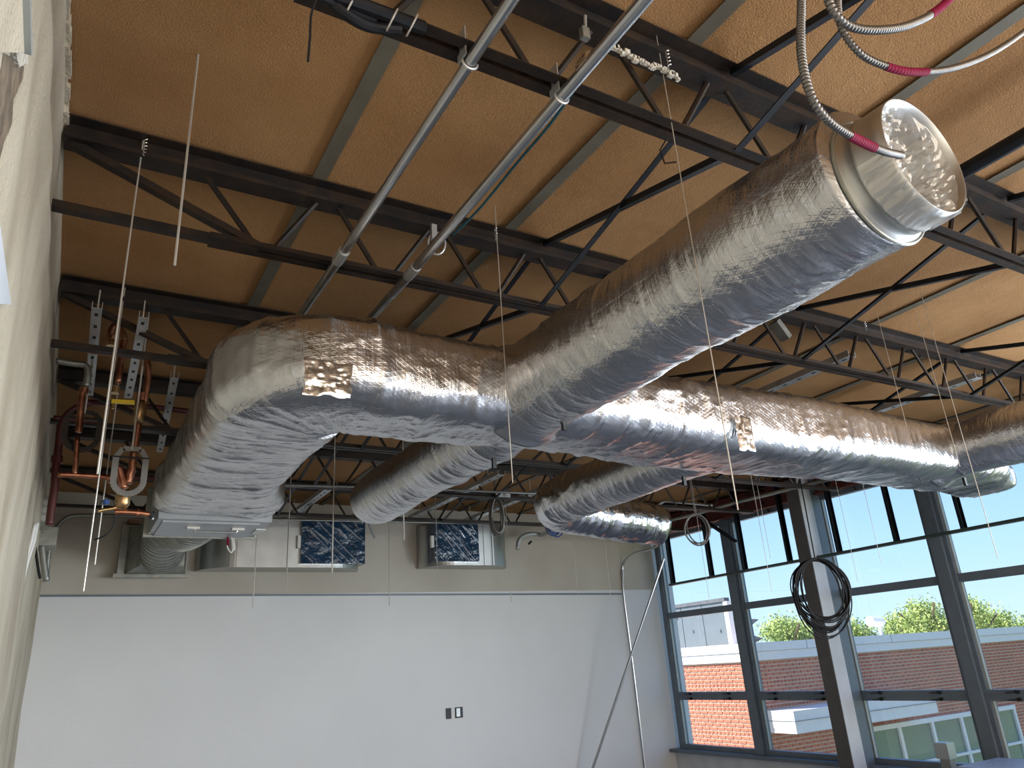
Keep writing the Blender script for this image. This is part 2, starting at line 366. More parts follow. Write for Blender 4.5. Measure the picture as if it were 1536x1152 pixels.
# left wall: lower face proud of the shadowed upper strip, with raw broken plaster near the top
wl = struct(MB().box(XL-0.3, XL-0.02, YR, YB, ZF, ZC+0.1).build('wall_left', M['plaster']))
def plaster_sheet():
    ys = np.linspace(YR, YB, 330); zs = np.linspace(ZF, 1.93, 90); vs = []; fs = []
    for i, y in enumerate(ys):
        for k, z in enumerate(zs):
            bulge = 0.008*math.sin(y*2.3+z)*math.sin(z*3.1+1)+0.004*math.sin(y*11+z*5)
            top = 0.02*max(0, (z-1.80)/0.13)**2
            vs.append((XL+bulge-top, y, z))
    n = len(zs)
    for i in range(len(ys)-1):
        for k in range(n-1):
            q = i*n+k; fs.append((q, q+n, q+n+1, q+1))
    b0 = len(vs)
    for y in ys: vs.append((XL-0.06, y, 1.93))
    for i in range(len(ys)-1): fs.append((i*n+n-1, (i+1)*n+n-1, b0+i+1, b0+i))
    return MB().add(vs, fs)
plaster_sheet().build('plaster_face', M['plaster'], wl, smooth=True)
mb = MB()
for k in range(60):                     # crusty mortar along the top edge of the wall
    y = -0.6+k*0.065
    h = random.uniform(0.02, 0.05)
    mb.box(XL-0.03, XL+random.uniform(-0.015, 0.002), y, y+random.uniform(0.05, 0.09), ZC-h-random.uniform(0, 0.02), ZC-0.012)
mb.build('mortar_crust', M['plaster'], wl, kind='stuff')
# raw masonry patch with broken edge, and the end of a metal reveal beside it
def patch(outline, x, th, name, m, jag=0.0):
    cx = sum(p[0] for p in outline)/len(outline); cz = sum(p[1] for p in outline)/len(outline)
    pts = []
    for i in range(len(outline)):
        a, b_ = np.array(outline[i]), np.array(outline[(i+1) % len(outline)])
        for k in range(8): pts.append(a+(b_-a)*k/8+rng.normal(0, jag, 2) if jag else a+(b_-a)*k/8)
    n = len(pts); vs = [(x, p[0], p[1]) for p in pts]+[(x+th, p[0], p[1]) for p in pts]
    fs = [(i, (i+1) % n, n+(i+1) % n, n+i) for i in range(n)]+[tuple(range(n, 2*n)), tuple(range(n))[::-1]]
    return MB().add(vs, fs).build(name, m, wl)
def wl_pts(px): return [(_p[1], _p[2]) for _p in (atx(x, y, XL+0.012) for x, y in px)]
patch(wl_pts([(-25, 80), (0, 76), (38, 100), (36, 118), (22, 150), (20, 185), (8, 215), (0, 246), (-25, 330)]), XL-0.01, 0.020, 'raw_patch', M['raw'], 0.002)
patch(wl_pts([(17, -30), (38, -30), (40, 60), (38, 96), (24, 98), (20, 84)]), XL-0.01, 0.028, 'plaster_lip', M['caulk'], 0.002)
patch(wl_pts([(-30, -40), (14, -40), (19, 0), (21, 75), (-25, 72)]), XL-0.01, 0.040, 'metal_reveal', M['plaster'])
patch(wl_pts([(15, -40), (18, -40), (24, 72), (21, 76)]), XL-0.01, 0.052, 'reveal_edge', M['frame_light'])
patch(wl_pts([(-60, 40), (0, 335), (17, 457), (-60, 452)]), XL-0.01, 0.022, 'grey_panel', M['column'])
struct(MB().box(XL-0.3, XR+0.4, YR-0.25, YR, ZF, ZC+0.1).build('wall_rear', M['wall']))
# right wall: sill wall, head beam, glazing behind and before the view
wr = struct(MB().box(XR-0.03, XR+0.35, YR, YB, ZF, -1.50).build('wall_right', M['column']))
MB().box(XR-0.16, XR+0.3, YR, YB, -1.52, -1.47).build('window_sill', M['frame'], wr)
MB().box(XR+0.02, XR+0.35, YR, YB, 2.12, ZC+0.1).build('wall_head', M['red'], wr)
MB().box(XR-0.02, XR+0.25, YR, YB, 2.02, 2.13).build('window_head', M['frame'], wr)
bm_ = MB(); bm_.box(XR-0.16, XR-0.02, YR, YB, 2.30, 2.33).box(XR-0.10, XR-0.08, YR, YB, 2.05, 2.31).box(XR-0.16, XR-0.02, YR, YB, 2.02, 2.05)
struct(bm_.build('beam_red', M['red']))

# windows: mullion axes and rows
MULL = [10.66, 8.84, 7.08, 5.40, 3.62, 1.86, 0.10, -1.66, -3.42, -5.18]
wn = 0
for i in range(len(MULL)-1):
    y1, y0 = MULL[i]-0.125, MULL[i+1]+0.125
    if MULL[i+1] < -5.3: break
    wn += 1
    X = XR
    fr = struct(MB().box(X-0.02, X+0.11, y1, y1+0.10, -1.47, 2.03).build(f'window_{wn}', M['frame']))
    MB().box(X-0.02, X+0.11, y0-0.10, y0, -1.47, 2.03).build('jamb', M['frame'], fr)
    MB().box(X+0.0, X+0.09, y0, y1, 0.60, 0.70).build('transom', M['frame'], fr)
    MB().box(X-0.02, X+0.09, y0, y1, -0.72, -0.60).build('transom', M['frame'], fr)
    MB().box(X-0.03, X+0.09, y0, y1, -0.66, -0.645).build('meeting_rail', M['frame'], fr)
    MB().box(X-0.0, X+0.09, y0, y1, 1.96, 2.03).build('head_rail', M['frame'], fr)
    MB().box(X-0.02, X+0.09, y0, y1, -1.47, -1.40).build('bottom_rail', M['frame'], fr)
    for z0, z1 in ((0.70, 1.96), (-0.60, 0.60), (-1.40, -0.72)):
        MB().box(X+0.045, X+0.051, y0, y1, z0, z1).build('pane', M['glass'], fr)
        st = MB().box(X+0.01, X+0.05, y1-0.025, y1, z0, z1)
        st.build('glazing_stop', M['frame_light'], fr)
        MB().box(X+0.01, X+0.05, y0, y0+0.02, z0, z1).build('glazing_stop', M['frame'], fr)
    if i < 5:
        L_ = y1-y0
        for fy in (0.22, 0.78):
            yy = y0+L_*fy
            for z in (-0.622, -0.70):
                hb = MB(); hb.cyl((X-0.05, yy, z), (X+0.0, yy, z), 0.022, 10); hb.bar((X-0.055, yy-0.01, z), (X-0.06, yy+0.11, z-0.008), 0.022, 0.012)
                hb.build('latch', M['black'], fr)
# mullion covers
for y in (8.84, 5.40, 3.62, 1.86):
    struct(MB().box(XR-0.06, XR+0.0, y-0.075, y+0.075, -1.47, 2.05).build('trim_1', M['frame']))
# steel H column in front of the glazing
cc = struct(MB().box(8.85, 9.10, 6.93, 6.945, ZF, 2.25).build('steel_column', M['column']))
MB().box(8.835, 8.85, 6.925, 7.13, ZF, 2.25).build('column_flange', M['column_shade'], cc)
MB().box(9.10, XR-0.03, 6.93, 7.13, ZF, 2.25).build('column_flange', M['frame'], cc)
# ---- joists
JY = [0.157+1.545*k for k in range(7)]     # 0.157 .. 9.43
JY[0] = 0.16
def make_joist():
    o = thing('roof_joist', (0, 3.22, 1.94), '', 'joist', 'open web steel roof joists')
    y = 3.22; xe = XR+0.02
    for nm, sgn in (('top_chord', 1), ('top_chord', -1)):
        MB().prism([(sgn*0.010, -0.075), (sgn*0.018, -0.075), (sgn*0.018, -0.006), (sgn*0.078, -0.006), (sgn*0.078, 0.0), (sgn*0.010, 0.0)],
                   (XL-0.01, y, ZC-0.018), (xe, y, ZC-0.018)).build(nm, M['steel'], o)
    MB().box(XL-0.01, xe, y-0.055, y+0.055, ZC-0.118, ZC-0.094).build('chord_plate', M['steel'], o)
    for sgn in (1, -1):
        MB().prism([(sgn*0.012, 0.0), (sgn*0.052, 0.0), (sgn*0.052, 0.006), (sgn*0.018, 0.006), (sgn*0.018, 0.045), (sgn*0.012, 0.045)],
                   (0.38, y, 1.935), (xe-0.4, y, 1.935)).build('bottom_chord', M['steel'], o)
    MB().bar((XL-0.01, y, 1.955), (0.60, y, 1.95), 0.05, 0.035).build('chord_extension', M['steel'], o)
    def rod(p, q, w=0.024): MB().tube([p, q], w/2*1.15, 6).build('web_bar', M['steel'], o)
    MB().bar((XL+0.02, y, 2.285), (0.60, y, 1.96), 0.045, 0.035).build('end_web', M['steel'], o)
    rod((0.33, y, 2.30), (0.59, y, 1.96)); x = 0.63
    rod((0.67, y, 1.96), (0.88, y, 2.30))
    k = 0
    while x+0.62 < xe-0.2:
        rod((x+0.36, y, 2.29), (x+0.575, y, 1.96)); rod((x+0.66, y, 1.96), (x+0.87, y, 2.29)); x += 0.621
    rod((x+0.36, y, 2.29), (x+0.6, y, 1.97))
    return o
PL = {0.16: 'open web roof joist directly over the photographer, behind the armoured cables',
      1: 'dark roof joist crossing above both conduits and behind the open duct end',
      2: 'dark roof joist just before the foil trunk duct, carrying the ends of the twin conduits',
      3: 'roof joist running over the foil elbow and strut channels',
      4: 'roof joist behind the copper pipes, its chord seen under the elbow',
      5: 'roof joist crossing between the foil elbow and the rear round branch',
      6: 'last roof joist, closest to the back wall over the blue wrapped openings'}
J = make_joist(); J.location = (0, JY[2], 1.94+EYE); J['label'] = PL[2]
def copy_tree(o, parent=None):
    c = o.copy(); COL.objects.link(c)
    if parent is not None: c.parent = parent
    for ch in [k for k in bpy.data.objects if k.parent == o]: copy_tree(ch, c)
    return c
for i in (1, 3, 4, 5, 6):
    c = copy_tree(J); c.location = (0, JY[i], 1.94+EYE); c['label'] = PL[i]
# ---- cross bridging between joists (angles, each its own thing)
NB = {2.2: 'beside the open duct end', 4.45: 'beyond the round foil branch', 6.62: 'close to the window wall'}
GAP = {0: 'before the first joist', 1: 'between the first and second joists', 2: 'over the foil trunk', 3: 'behind the foil trunk', 4: 'near the back wall', 5: 'beside the last joist'}
for bx in (2.2, 4.45, 6.62):
    for i in range(0, 6):
        if i == 0 and bx > 5: continue
        y0, y1 = JY[i], JY[i+1]; t = thing('cross_bridging', (bx, (y0+y1)/2, 1.94), f'black crossed angle braces {NB[bx]}, {GAP[i]}', 'brace', 'crossed bridging angles between the joists')
        MB().angle((bx-0.02, y0+0.03, 1.945), (bx+0.04, y1-0.03, 2.355), 0.032, 0.006).build('brace_angle', M['steel_black'], t)
        MB().angle((bx+0.05, y0+0.03, 2.355), (bx, y1-0.03, 1.93), 0.032, 0.006, flip=-1).build('brace_angle', M['steel_black'], t)

# ================================================================== FOIL DUCT
def vnoise(P, seed=0):
    P = np.asarray(P, float); i = np.floor(P).astype(np.int64); f = P-i; u = f*f*f*(f*(f*6-15)+10)
    def h(a):
        n = (a[..., 0]*374761393 + a[..., 1]*668265263 + a[..., 2]*2147483647 + seed*1442695041) & 0xffffffff
        n = ((n ^ (n >> 13))*1274126177) & 0xffffffff; n = ((n ^ (n >> 16))*2246822519) & 0xffffffff
        return (n ^ (n >> 15))/4294967295.0*2-1
    r = 0
    for dx in (0, 1):
        for dy in (0, 1):
            for dz in (0, 1):
                w = (u[..., 0] if dx else 1-u[..., 0])*(u[..., 1] if dy else 1-u[..., 1])*(u[..., 2] if dz else 1-u[..., 2])
                r = r+w*h(i+np.array((dx, dy, dz)))
    return r
def ridge(P, seed=0): return 1-np.abs(vnoise(P, seed))*2
def wrap(name, path, side, up, a, b_, ex, parent, m, na=150, fold=1.0, fine=1.0, seed=0, cap=(True, True), sag=1.0):
    """foil blanket swept round a duct: path (n,3), side and up (n,3), half widths a, b, superellipse exponent ex"""
    path, side, up = map(lambda q: np.asarray(q, float), (path, side, up)); n = len(path)
    a, b_, ex = (np.broadcast_to(np.asarray(q, float), (n,)) for q in (a, b_, ex))
    seg = np.r_[0, np.cumsum(np.linalg.norm(np.diff(path, axis=0), axis=1))]
    th = np.linspace(0, 2*np.pi, na, endpoint=False)
    # even spacing round the outline
    def outline(A, B, E, t):
        c, s = np.cos(t), np.sin(t); return A*np.sign(c)*np.abs(c)**(2/E), B*np.sign(s)*np.abs(s)**(2/E)
    V = np.zeros((n, na, 3)); NN = np.zeros((n, na, 3)); UU = np.zeros((n, na)); VV = np.zeros((n, na))
    tt = np.linspace(0, 2*np.pi, 1441)
    for i in range(n):
        X, Y = outline(a[i], b_[i], ex[i], tt); d = np.r_[0, np.cumsum(np.hypot(np.diff(X), np.diff(Y)))]
        q = np.linspace(0, d[-1], na, endpoint=False); x = np.interp(q, d, X); y = np.interp(q, d, Y)
        tx = np.roll(x, -1)-np.roll(x, 1); ty = np.roll(y, -1)-np.roll(y, 1); l = np.hypot(tx, ty)+1e-9
        V[i] = path[i]+x[:, None]*side[i]+y[:, None]*up[i]; NN[i] = (ty/l)[:, None]*side[i]-(tx/l)[:, None]*up[i]
        UU[i] = seg[i]; VV[i] = q
    R = d[-1]/(2*np.pi); ang = 2*np.pi*np.arange(na)/na
    cs = np.broadcast_to(np.cos(ang)*R, (n, na)); sn = np.broadcast_to(np.sin(ang)*R, (n, na))
    def C(su, sv, skew=0.0):
        ph = ang[None, :]+skew*UU
        return np.stack([UU*su, np.cos(ph)*R*sv, np.sin(ph)*R*sv], -1)
    w = vnoise(C(1.6, 2.0), seed+5)
    d = 0.012*sag*vnoise(C(2.2, 2.6), seed)
    warp = C(6, 1.8, 1.0)+0.9*np.stack([w, -w, w], -1)
    d += 0.016*fold*np.clip(ridge(warp, seed+1)-0.30, 0, 1)**1.5*np.clip(0.45+w, 0, 1.4)
    warp2 = C(4, 9, -0.8)+1.1*np.stack([w, w, -w], -1)
    d += 0.008*fold*np.clip(ridge(warp2, seed+2)-0.45, 0, 1)**1.4*np.clip(0.35-w, 0, 1.2)
    d += 0.006*fold*np.clip(ridge(C(11, 5, 1.7)+1.3*np.stack([w, -w, w], -1), seed+6)-0.25, 0, 1)**1.3*np.clip(0.7-0.8*w, 0.15, 1.2)
    d += 0.0028*fine*np.clip(0.6+1.2*w, 0.1, 1.6)*np.clip(ridge(C(20, 13, 2)+0.7*np.stack([w, w, w], -1), seed+3), 0, 1)**2
    d += 0.0009*fine*np.clip(0.6+1.5*w, 0, 1.6)*ridge(C(46, 30), seed+4)
    V = V+NN*d[..., None]
    vs = V.reshape(-1, 3); I = np.arange(n*na).reshape(n, na)
    F = np.stack([I[:-1], np.roll(I, -1, 1)[:-1], np.roll(I, -1, 1)[1:], I[1:]], -1).reshape(-1, 4)
    faces = F.tolist()
    org = np.array(ORG[parent.name]); verts = (vs-org).tolist()
    for k, idx in ((0, 0), (1, n-1)):
        if cap[k]:
            c = V[idx].mean(0)-org; j = len(verts); verts.append(c.tolist())
            r = I[idx]
            faces += [[int(r[q]), int(r[(q+1) % na]), j][::(-1 if k == 0 else 1)] for q in range(na)]
    me = bpy.data.meshes.new(name); me.from_pydata(verts, [], faces); me.materials.append(m)
    me.polygons.foreach_set('use_smooth', [True]*len(me.polygons))
    uvl = me.uv_layers.new(name='uv'); U1 = UU.ravel(); V1 = VV.ravel()
    li = np.empty(len(me.loops), int); me.loops.foreach_get('vertex_index', li)
    li2 = np.minimum(li, n*na-1); uvd = np.stack([U1[li2], V1[li2]], -1)
    # close the seam
    nq = len(F); q = uvd[:nq*4].reshape(nq, 4, 2); wrapm = (q[:, :, 1].max(1)-q[:, :, 1].min(1)) > 1.0*R*2
    per = VV.max(1).mean()+VV[0, 1]; qq = q[wrapm]; qq[:, :, 1] = np.where(qq[:, :, 1] < per/2, qq[:, :, 1]+per, qq[:, :, 1]); q[wrapm] = qq
    uvd[:nq*4] = q.reshape(-1, 2)
    uvl.data.foreach_set('uv', uvd.ravel().astype(np.float32)); me.update()
    o = bpy.data.objects.new(name, me); COL.objects.link(o); o.parent = parent; ORG[o.name] = tuple(org)
    return o

duct = thing('insulated_duct', (3.0, 3.5, 1.2), 'huge foil-wrapped trunk duct with elbow and round branches hung under the joists', 'duct')
CZ = 1.445
# trunk: leg from the air unit, turn round the inside corner, then along the room
pv = np.array((1.22, 3.86)); hw = 0.345; pth = []; sd = []; A = []; B = []; E = []; Zc = []
for y in np.linspace(6.28, 3.86, 130):
    k = (6.28-y)/(6.28-3.86); fl = np.clip((5.7-y)/0.9, 0, 1) if y < 5.7 else 0
    flare = np.clip((y-5.15)/1.1, 0, 1); flare = flare*flare*(3-2*flare)
    xl = 0.50+0.03*k; xr = 1.235+0.24*flare
    pth.append(((xl+xr)/2, y)); sd.append((1, 0)); A.append((xr-xl)/2); B.append(0.225-0.02*flare); Zc.append(CZ+0.03*flare-0.012*math.sin(k*6)); E.append(4.6-1.2*math.sin(math.pi*k))
for t in np.linspace(0, 1, 60)[1:-1]:
    an = math.pi*(1-t*0.0)+t*math.pi/2           # from -X side (pi) to -Y side (3pi/2)
    rr = 0.357
    bulge = 1+0.10*math.sin(math.pi*t)
    c = (pv[0]+rr*bulge*math.cos(an), pv[1]+rr*bulge*math.sin(an))
    pth.append(c); sd.append((-math.cos(an), -math.sin(an))); A.append(rr*bulge+0.0); B.append(0.235); Zc.append(CZ+0.008); E.append(3.6)
for x in np.linspace(1.22, 7.32, 330):
    k = (x-1.22)/6.0
    y0 = 3.15+0.02*math.sin((x-1.22)*1.3); y1 = 3.86+0.03*math.sin(x*2.0+1)
    nr = np.clip((x-6.80)/0.45, 0, 1); nr = nr*nr*(3-2*nr); y0 += 0.22*nr
    pth.append((x, (y0+y1)/2)); sd.append((0, 1)); A.append((y1-y0)/2); B.append(0.232-0.012*math.sin(k*9)-0.11*nr); Zc.append(CZ-0.02*k+0.004*math.sin(x*3)-0.10*nr); E.append(3.6+0.5*math.sin(x*1.9))
def sm(q, w=11):
    q = np.pad(np.array(q, float), w, mode='edge'); return np.convolve(q, np.ones(2*w+1)/(2*w+1), 'valid')
A, B, E, Zc = sm(A), sm(B), sm(E), sm(Zc)
path = [(p[0], p[1], z) for p, z in zip(pth, Zc)]; side = [(s[0], s[1], 0) for s in sd]; upv = [(0, 0, 1)]*len(path)
wrap('trunk_wrap', path, side, upv, A, B, E, duct, M['foil'], na=250, fold=1.7, fine=1.5, seed=11)
def round_wrap(name, p, q, r, n, m=None, seed=0, flare0=0.0, close1=False, **kw):
    p, q = np.array(p, float), np.array(q, float); ts = np.linspace(0, 1, n); path = p+(q-p)*ts[:, None]
    d = (q-p)/np.linalg.norm(q-p); L_ = np.linalg.norm(q-p)
    s = np.cross(d, (0, 0, 1)); s /= np.linalg.norm(s); u = np.cross(s, d)
    rad = r+flare0*np.exp(-ts*L_/0.10)+0.006*np.sin(ts*L_*7+seed)
    if close1: rad = rad*np.sqrt(np.clip(1-np.clip((ts*L_-(L_-0.05))/0.055, 0, 1)**2, 0.05, 1))
    return wrap(name, path, np.repeat([s], n, 0), np.repeat([u], n, 0), rad, rad*0.985, 2.0, duct, m or M['foil'], seed=seed, **kw)
FX = 2.135
round_wrap('branch_wrap', (FX, 3.40, CZ), (FX, 1.13, CZ-0.02), 0.262, 210, seed=21, flare0=0.05, na=170, fold=0.8)
round_wrap('branch_wrap', (2.24, 3.60, CZ-0.01), (2.24, 6.20, CZ-0.02), 0.215, 170, seed=31, close1=True, na=130)
round_wrap('branch_wrap', (6.20, 3.45, CZ-0.02), (6.32, 0.9, CZ), 0.225, 150, seed=41, flare0=0.05, na=120)
round_wrap('branch_wrap', (3.92, 3.60, CZ-0.01), (3.92, 5.60, CZ-0.02), 0.215, 130, seed=51, na=130)
# bend at the end of the far branch, then a short crinkled run towards the windows
tpts = bez([(3.92, 5.50, CZ-0.02), (3.93, 5.78, CZ-0.03), (4.12, 5.98, CZ-0.05), (4.6, 6.05, CZ-0.08), (5.42, 6.12, CZ-0.13)], 26)
tp = np.array(tpts); tg = np.gradient(tp, axis=0); tg /= np.linalg.norm(tg, axis=1)[:, None]
ss = np.cross(tg, (0, 0, 1)); ss /= np.linalg.norm(ss, axis=1)[:, None]; uu = np.cross(ss, tg)
wrap('branch_tail', tp, ss, uu, 0.215, 0.212, 2.0, duct, M['foil_shiny'], na=120, fold=1.5, fine=1.6, seed=61, cap=(False, True))
# sheet-metal collar on the open end of the front branch
ye = 0.965; cx_, cz_ = FX+0.005, CZ-0.045
prof = [(1.20, 0.205), (1.13, 0.205), (1.125, 0.222), (1.118, 0.222), (1.113, 0.207), (1.075, 0.206), (1.07, 0.211), (1.063, 0.206), (1.0, 0.2045), (ye, 0.204), (ye, 0.199), (1.06, 0.198), (1.25, 0.197)]
n = 72; vs = []; fs = []
for (y, r) in prof:
    for k in range(n): vs.append((cx_+r*math.cos(2*math.pi*k/n), y, cz_+r*math.sin(2*math.pi*k/n)))
for i in range(len(prof)-1):
    for k in range(n): fs.append((i*n+k, i*n+(k+1) % n, (i+1)*n+(k+1) % n, (i+1)*n+k))
col = MB().add(vs, fs).build('metal_collar', M['galv'], duct, smooth=True)
rimb = MB().ring((cx_, 1.122, cz_), (0, 1, 0), 0.225, 0.007, 60, 8).build('collar_flange', M['galv_dull'], duct)
# crumpled clear film stuffed over the opening
n1, n2 = 26, 84; vs = []; fs = []
for i in range(n1+1):
    rr = 0.204*i/n1
    for k in range(n2):
        a_ = 2*math.pi*k/n2; x, z = rr*math.cos(a_), rr*math.sin(a_)
        q = np.array([[x*14, z*14, 0.3]]); d_ = 0.05*float(vnoise(q*0.7, 3)[0])+0.030*float(ridge(q*1.0+3, 4)[0])+0.022*float(ridge(q*2.9, 5)[0])
        e_ = (1-(rr/0.204)**4)
        vs.append((cx_+x, ye+0.02+e_*(0.045+d_)-0.004, cz_+z))
for i in range(n1):
    for k in range(n2): fs.append((i*n2+k, i*n2+(k+1) % n2, (i+1)*n2+(k+1) % n2, (i+1)*n2+k))
base = len(vs)
for j, (y, r) in enumerate([(ye-0.003, 0.206), (ye+0.05, 0.2105), (ye+0.10, 0.2125)]):   # skirt folded over the lower rim
    for k in range(n2):
        a_ = 2*math.pi*k/n2; rr = r+0.004*math.sin(17*a_)+0.003*math.sin(41*a_+j); vs.append((cx_+rr*math.cos(a_), y, cz_+rr*math.sin(a_)))
for j in range(2):
    for k in range(n2):
        a_ = math.degrees(2*math.pi*k/n2)
        if 190 < a_ < 340: fs.append((base+j*n2+k, base+j*n2+(k+1) % n2, base+(j+1)*n2+(k+1) % n2, base+(j+1)*n2+k))
MB().add(vs, fs).build('plastic_film', M['plastic'], duct)
# black disc across the bore a little way in
MB().cyl((cx_, 1.32, cz_), (cx_, 1.33, cz_), 0.2, 40).build('bore_disc', M['black'], duct)
# foil tape patch on the elbow face, and tape gathers
def blob_patch(name, c, uvec, vvec, w, h, m, amp=0.012, seed=0, n=26):
    u, v = np.array(uvec, float), np.array(vvec, float); nn = np.cross(u, v); g = np.linspace(-1, 1, n); vs = []; fs = []
    for i in g:
        for j in g:
            q = np.array([[i*1.7+seed, j*1.7, 0.5]]); d_ = amp*(float(ridge(q, seed)[0])+0.6*float(ridge(q*2.3, seed+1)[0]))
            ed = 1+0.10*float(vnoise(np.array([[i*2, j*2, seed+.3]]), seed+2)[0])
            vs.append(np.array(c)+u*i*w/2*ed+v*j*h/2*ed+nn*d_*(1-max(abs(i), abs(j))**6))
    for a_ in range(n-1):
        for b2 in range(n-1): q = a_*n+b2; fs.append((q, q+n, q+n+1, q+1))
    return MB().add(vs, fs).build(name, m, duct, smooth=True)
pc = aty(492, 568, 3.13)
blob_patch('tape_patch', pc, (1, 0, 0.02), (0, -0.02, 1), 0.22, 0.17, M['foil_tape'], 0.006, 4)
pc = aty(1118, 650, 3.125)
blob_patch('tape_patch', pc, (1, 0, 0), (0, -0.02, 1), 0.14, 0.22, M['foil_tape'], 0.006, 9)
# little black hanger straps poking out under the duct
for (x, y, Y) in ((846, 636, 3.12), (741, 694, 3.84), (1026, 721, 3.84), (1447, 722, 3.25)):
    p = aty(x, y, Y); MB().box(p[0]-0.012, p[0]+0.012, p[1]-0.01, p[1]+0.01, p[2]-0.035, p[2]+0.03).build('hanger_strap', M['black'], duct)

# ---- air unit behind the elbow
un = thing('air_unit', (0.95, 6.65, 1.2), 'grey sheet-metal air unit joined to the far end of the foil elbow', 'air unit')
MB().box(0.56, 1.42, 6.29, 7.02, 1.235, 1.60).build('casing', M['unit'], un)
MB().box(0.60, 1.34, 6.36, 7.00, 1.222, 1.236).build('access_panel', M['unit'], un)
MB().box(0.52, 1.46, 7.0, 7.03, 1.215, 1.64).build('rear_flange', M['galv_dull'], un)
hd = MB(); hd.tube(bez([(0.86, 6.55, 1.222), (0.87, 6.55, 1.195), (0.90, 6.55, 1.19), (1.16, 6.55, 1.19), (1.19, 6.55, 1.195), (1.20, 6.55, 1.222)], 5), 0.009, 8); hd.build('handle', M['galv'], un)
for x in (0.85, 1.20): MB().box(x-0.05, x+0.05, 6.52, 6.58, 1.205, 1.224).build('latch', M['galv'], un)
MB().box(1.36, 1.44, 6.60, 6.80, 1.226, 1.236).build('label_plate', M['white'], un)
for x, y in ((0.56, 6.9), (0.52, 6.3), (1.42, 6.95)): MB().cyl((x, y, 1.226), (x, y, 1.238), 0.012, 8).build('screw', M['galv'], un)
lt = thing('lead_loops', (1.18, 6.98, 1.0), 'white looped wires with red tape dangling under the grey air unit', 'wire')
MB().tube(bez([aty(343, 806, 6.98), aty(341, 820, 6.98), aty(347, 829, 6.98), aty(350, 818, 6.98), aty(347, 806, 6.98)], 6), 0.006, 6).build('wire_loop', M['white'], lt)
MB().tube(bez([aty(347, 806, 7.0), aty(349, 824, 7.0), aty(352, 822, 7.0), aty(350, 806, 7.0)], 6), 0.006, 6).build('wire_loop', M['white'], lt)
MB().cyl(aty(342, 806, 6.97), aty(342, 818, 6.97), 0.010, 8).build('red_tape', M['redtape'], lt)
# ---- flexible duct and wall plenum
P0 = aty(243, 826, 10.25); P1 = (1.00, 7.05, 1.50)
fpts = bez([(P0[0]+0.02, 10.32, P0[2]+0.02), P0, (0.93, 9.2, P0[2]+0.12), (0.95, 8.0, 1.52), P1], 60)
fl = thing('flexible_duct', (1.0, 8.6, 1.4), 'ribbed grey flexible duct from the air unit back to the wall hood', 'duct')
MB().tube(fpts, 0.25, 36, rfun=lambda i, k: 0.25-0.012*math.cos((i-3)*math.pi/3.5)).build('ribbed_hose', M['galv_dull'], fl, smooth=True)
for k in range(10, 238, 7):
    c_, d_ = np.array(fpts[k]), np.array(fpts[k+1])-np.array(fpts[k-1])
    MB().ring(c_, d_, 0.262, 0.006, 36, 5).build('wire_rib', M['zinc_dark'] if k < 0 else M['galv_dull'], fl)
MB().tube([fpts[4], fpts[8]], 0.268, 30).build('clamp_band', M['galv_dull'], fl)
hp = thing('wall_hood', (0.97, 10.7, 1.3), 'square grey sheet-metal hood on the back wall taking the flexible duct', 'hood')
def frustum(x0, x1, z0, z1, y0, rx, rz, cx, cz, y1):
    vs = [(x0, y0, z0), (x1, y0, z0), (x1, y0, z1), (x0, y0, z1), (cx-rx, y1, cz-rz), (cx+rx, y1, cz-rz), (cx+rx, y1, cz+rz), (cx-rx, y1, cz+rz)]
    return MB().add(vs, [(3, 2, 1, 0), (4, 5, 6, 7), (0, 1, 5, 4), (1, 2, 6, 5), (2, 3, 7, 6), (3, 0, 4, 7)])
MB().box(0.54, 1.33, 10.55, 10.74, 1.34, 1.98).build('base_box', M['galv_dull'], hp)
frustum(0.62, 1.32, 1.36, 1.94, 10.54, 0.25, 0.22, P0[0]+0.02, P0[2]+0.04, 10.26).build('tapered_hood', M['galv_dull'], hp)
MB().box(0.50, 1.37, 10.53, 10.56, 1.32, 1.37).build('bottom_lip', M['galv_dull'], hp)
tag(MB().box(0.60, 1.45, 10.60, 10.72, 2.0, 2.06).build('wood_board', mat('brown_board', (0.22, 0.11, 0.06), 0.8, var=0.2, scale=6), loc=None), 'brown board lying on the wall behind the square hood', 'board')

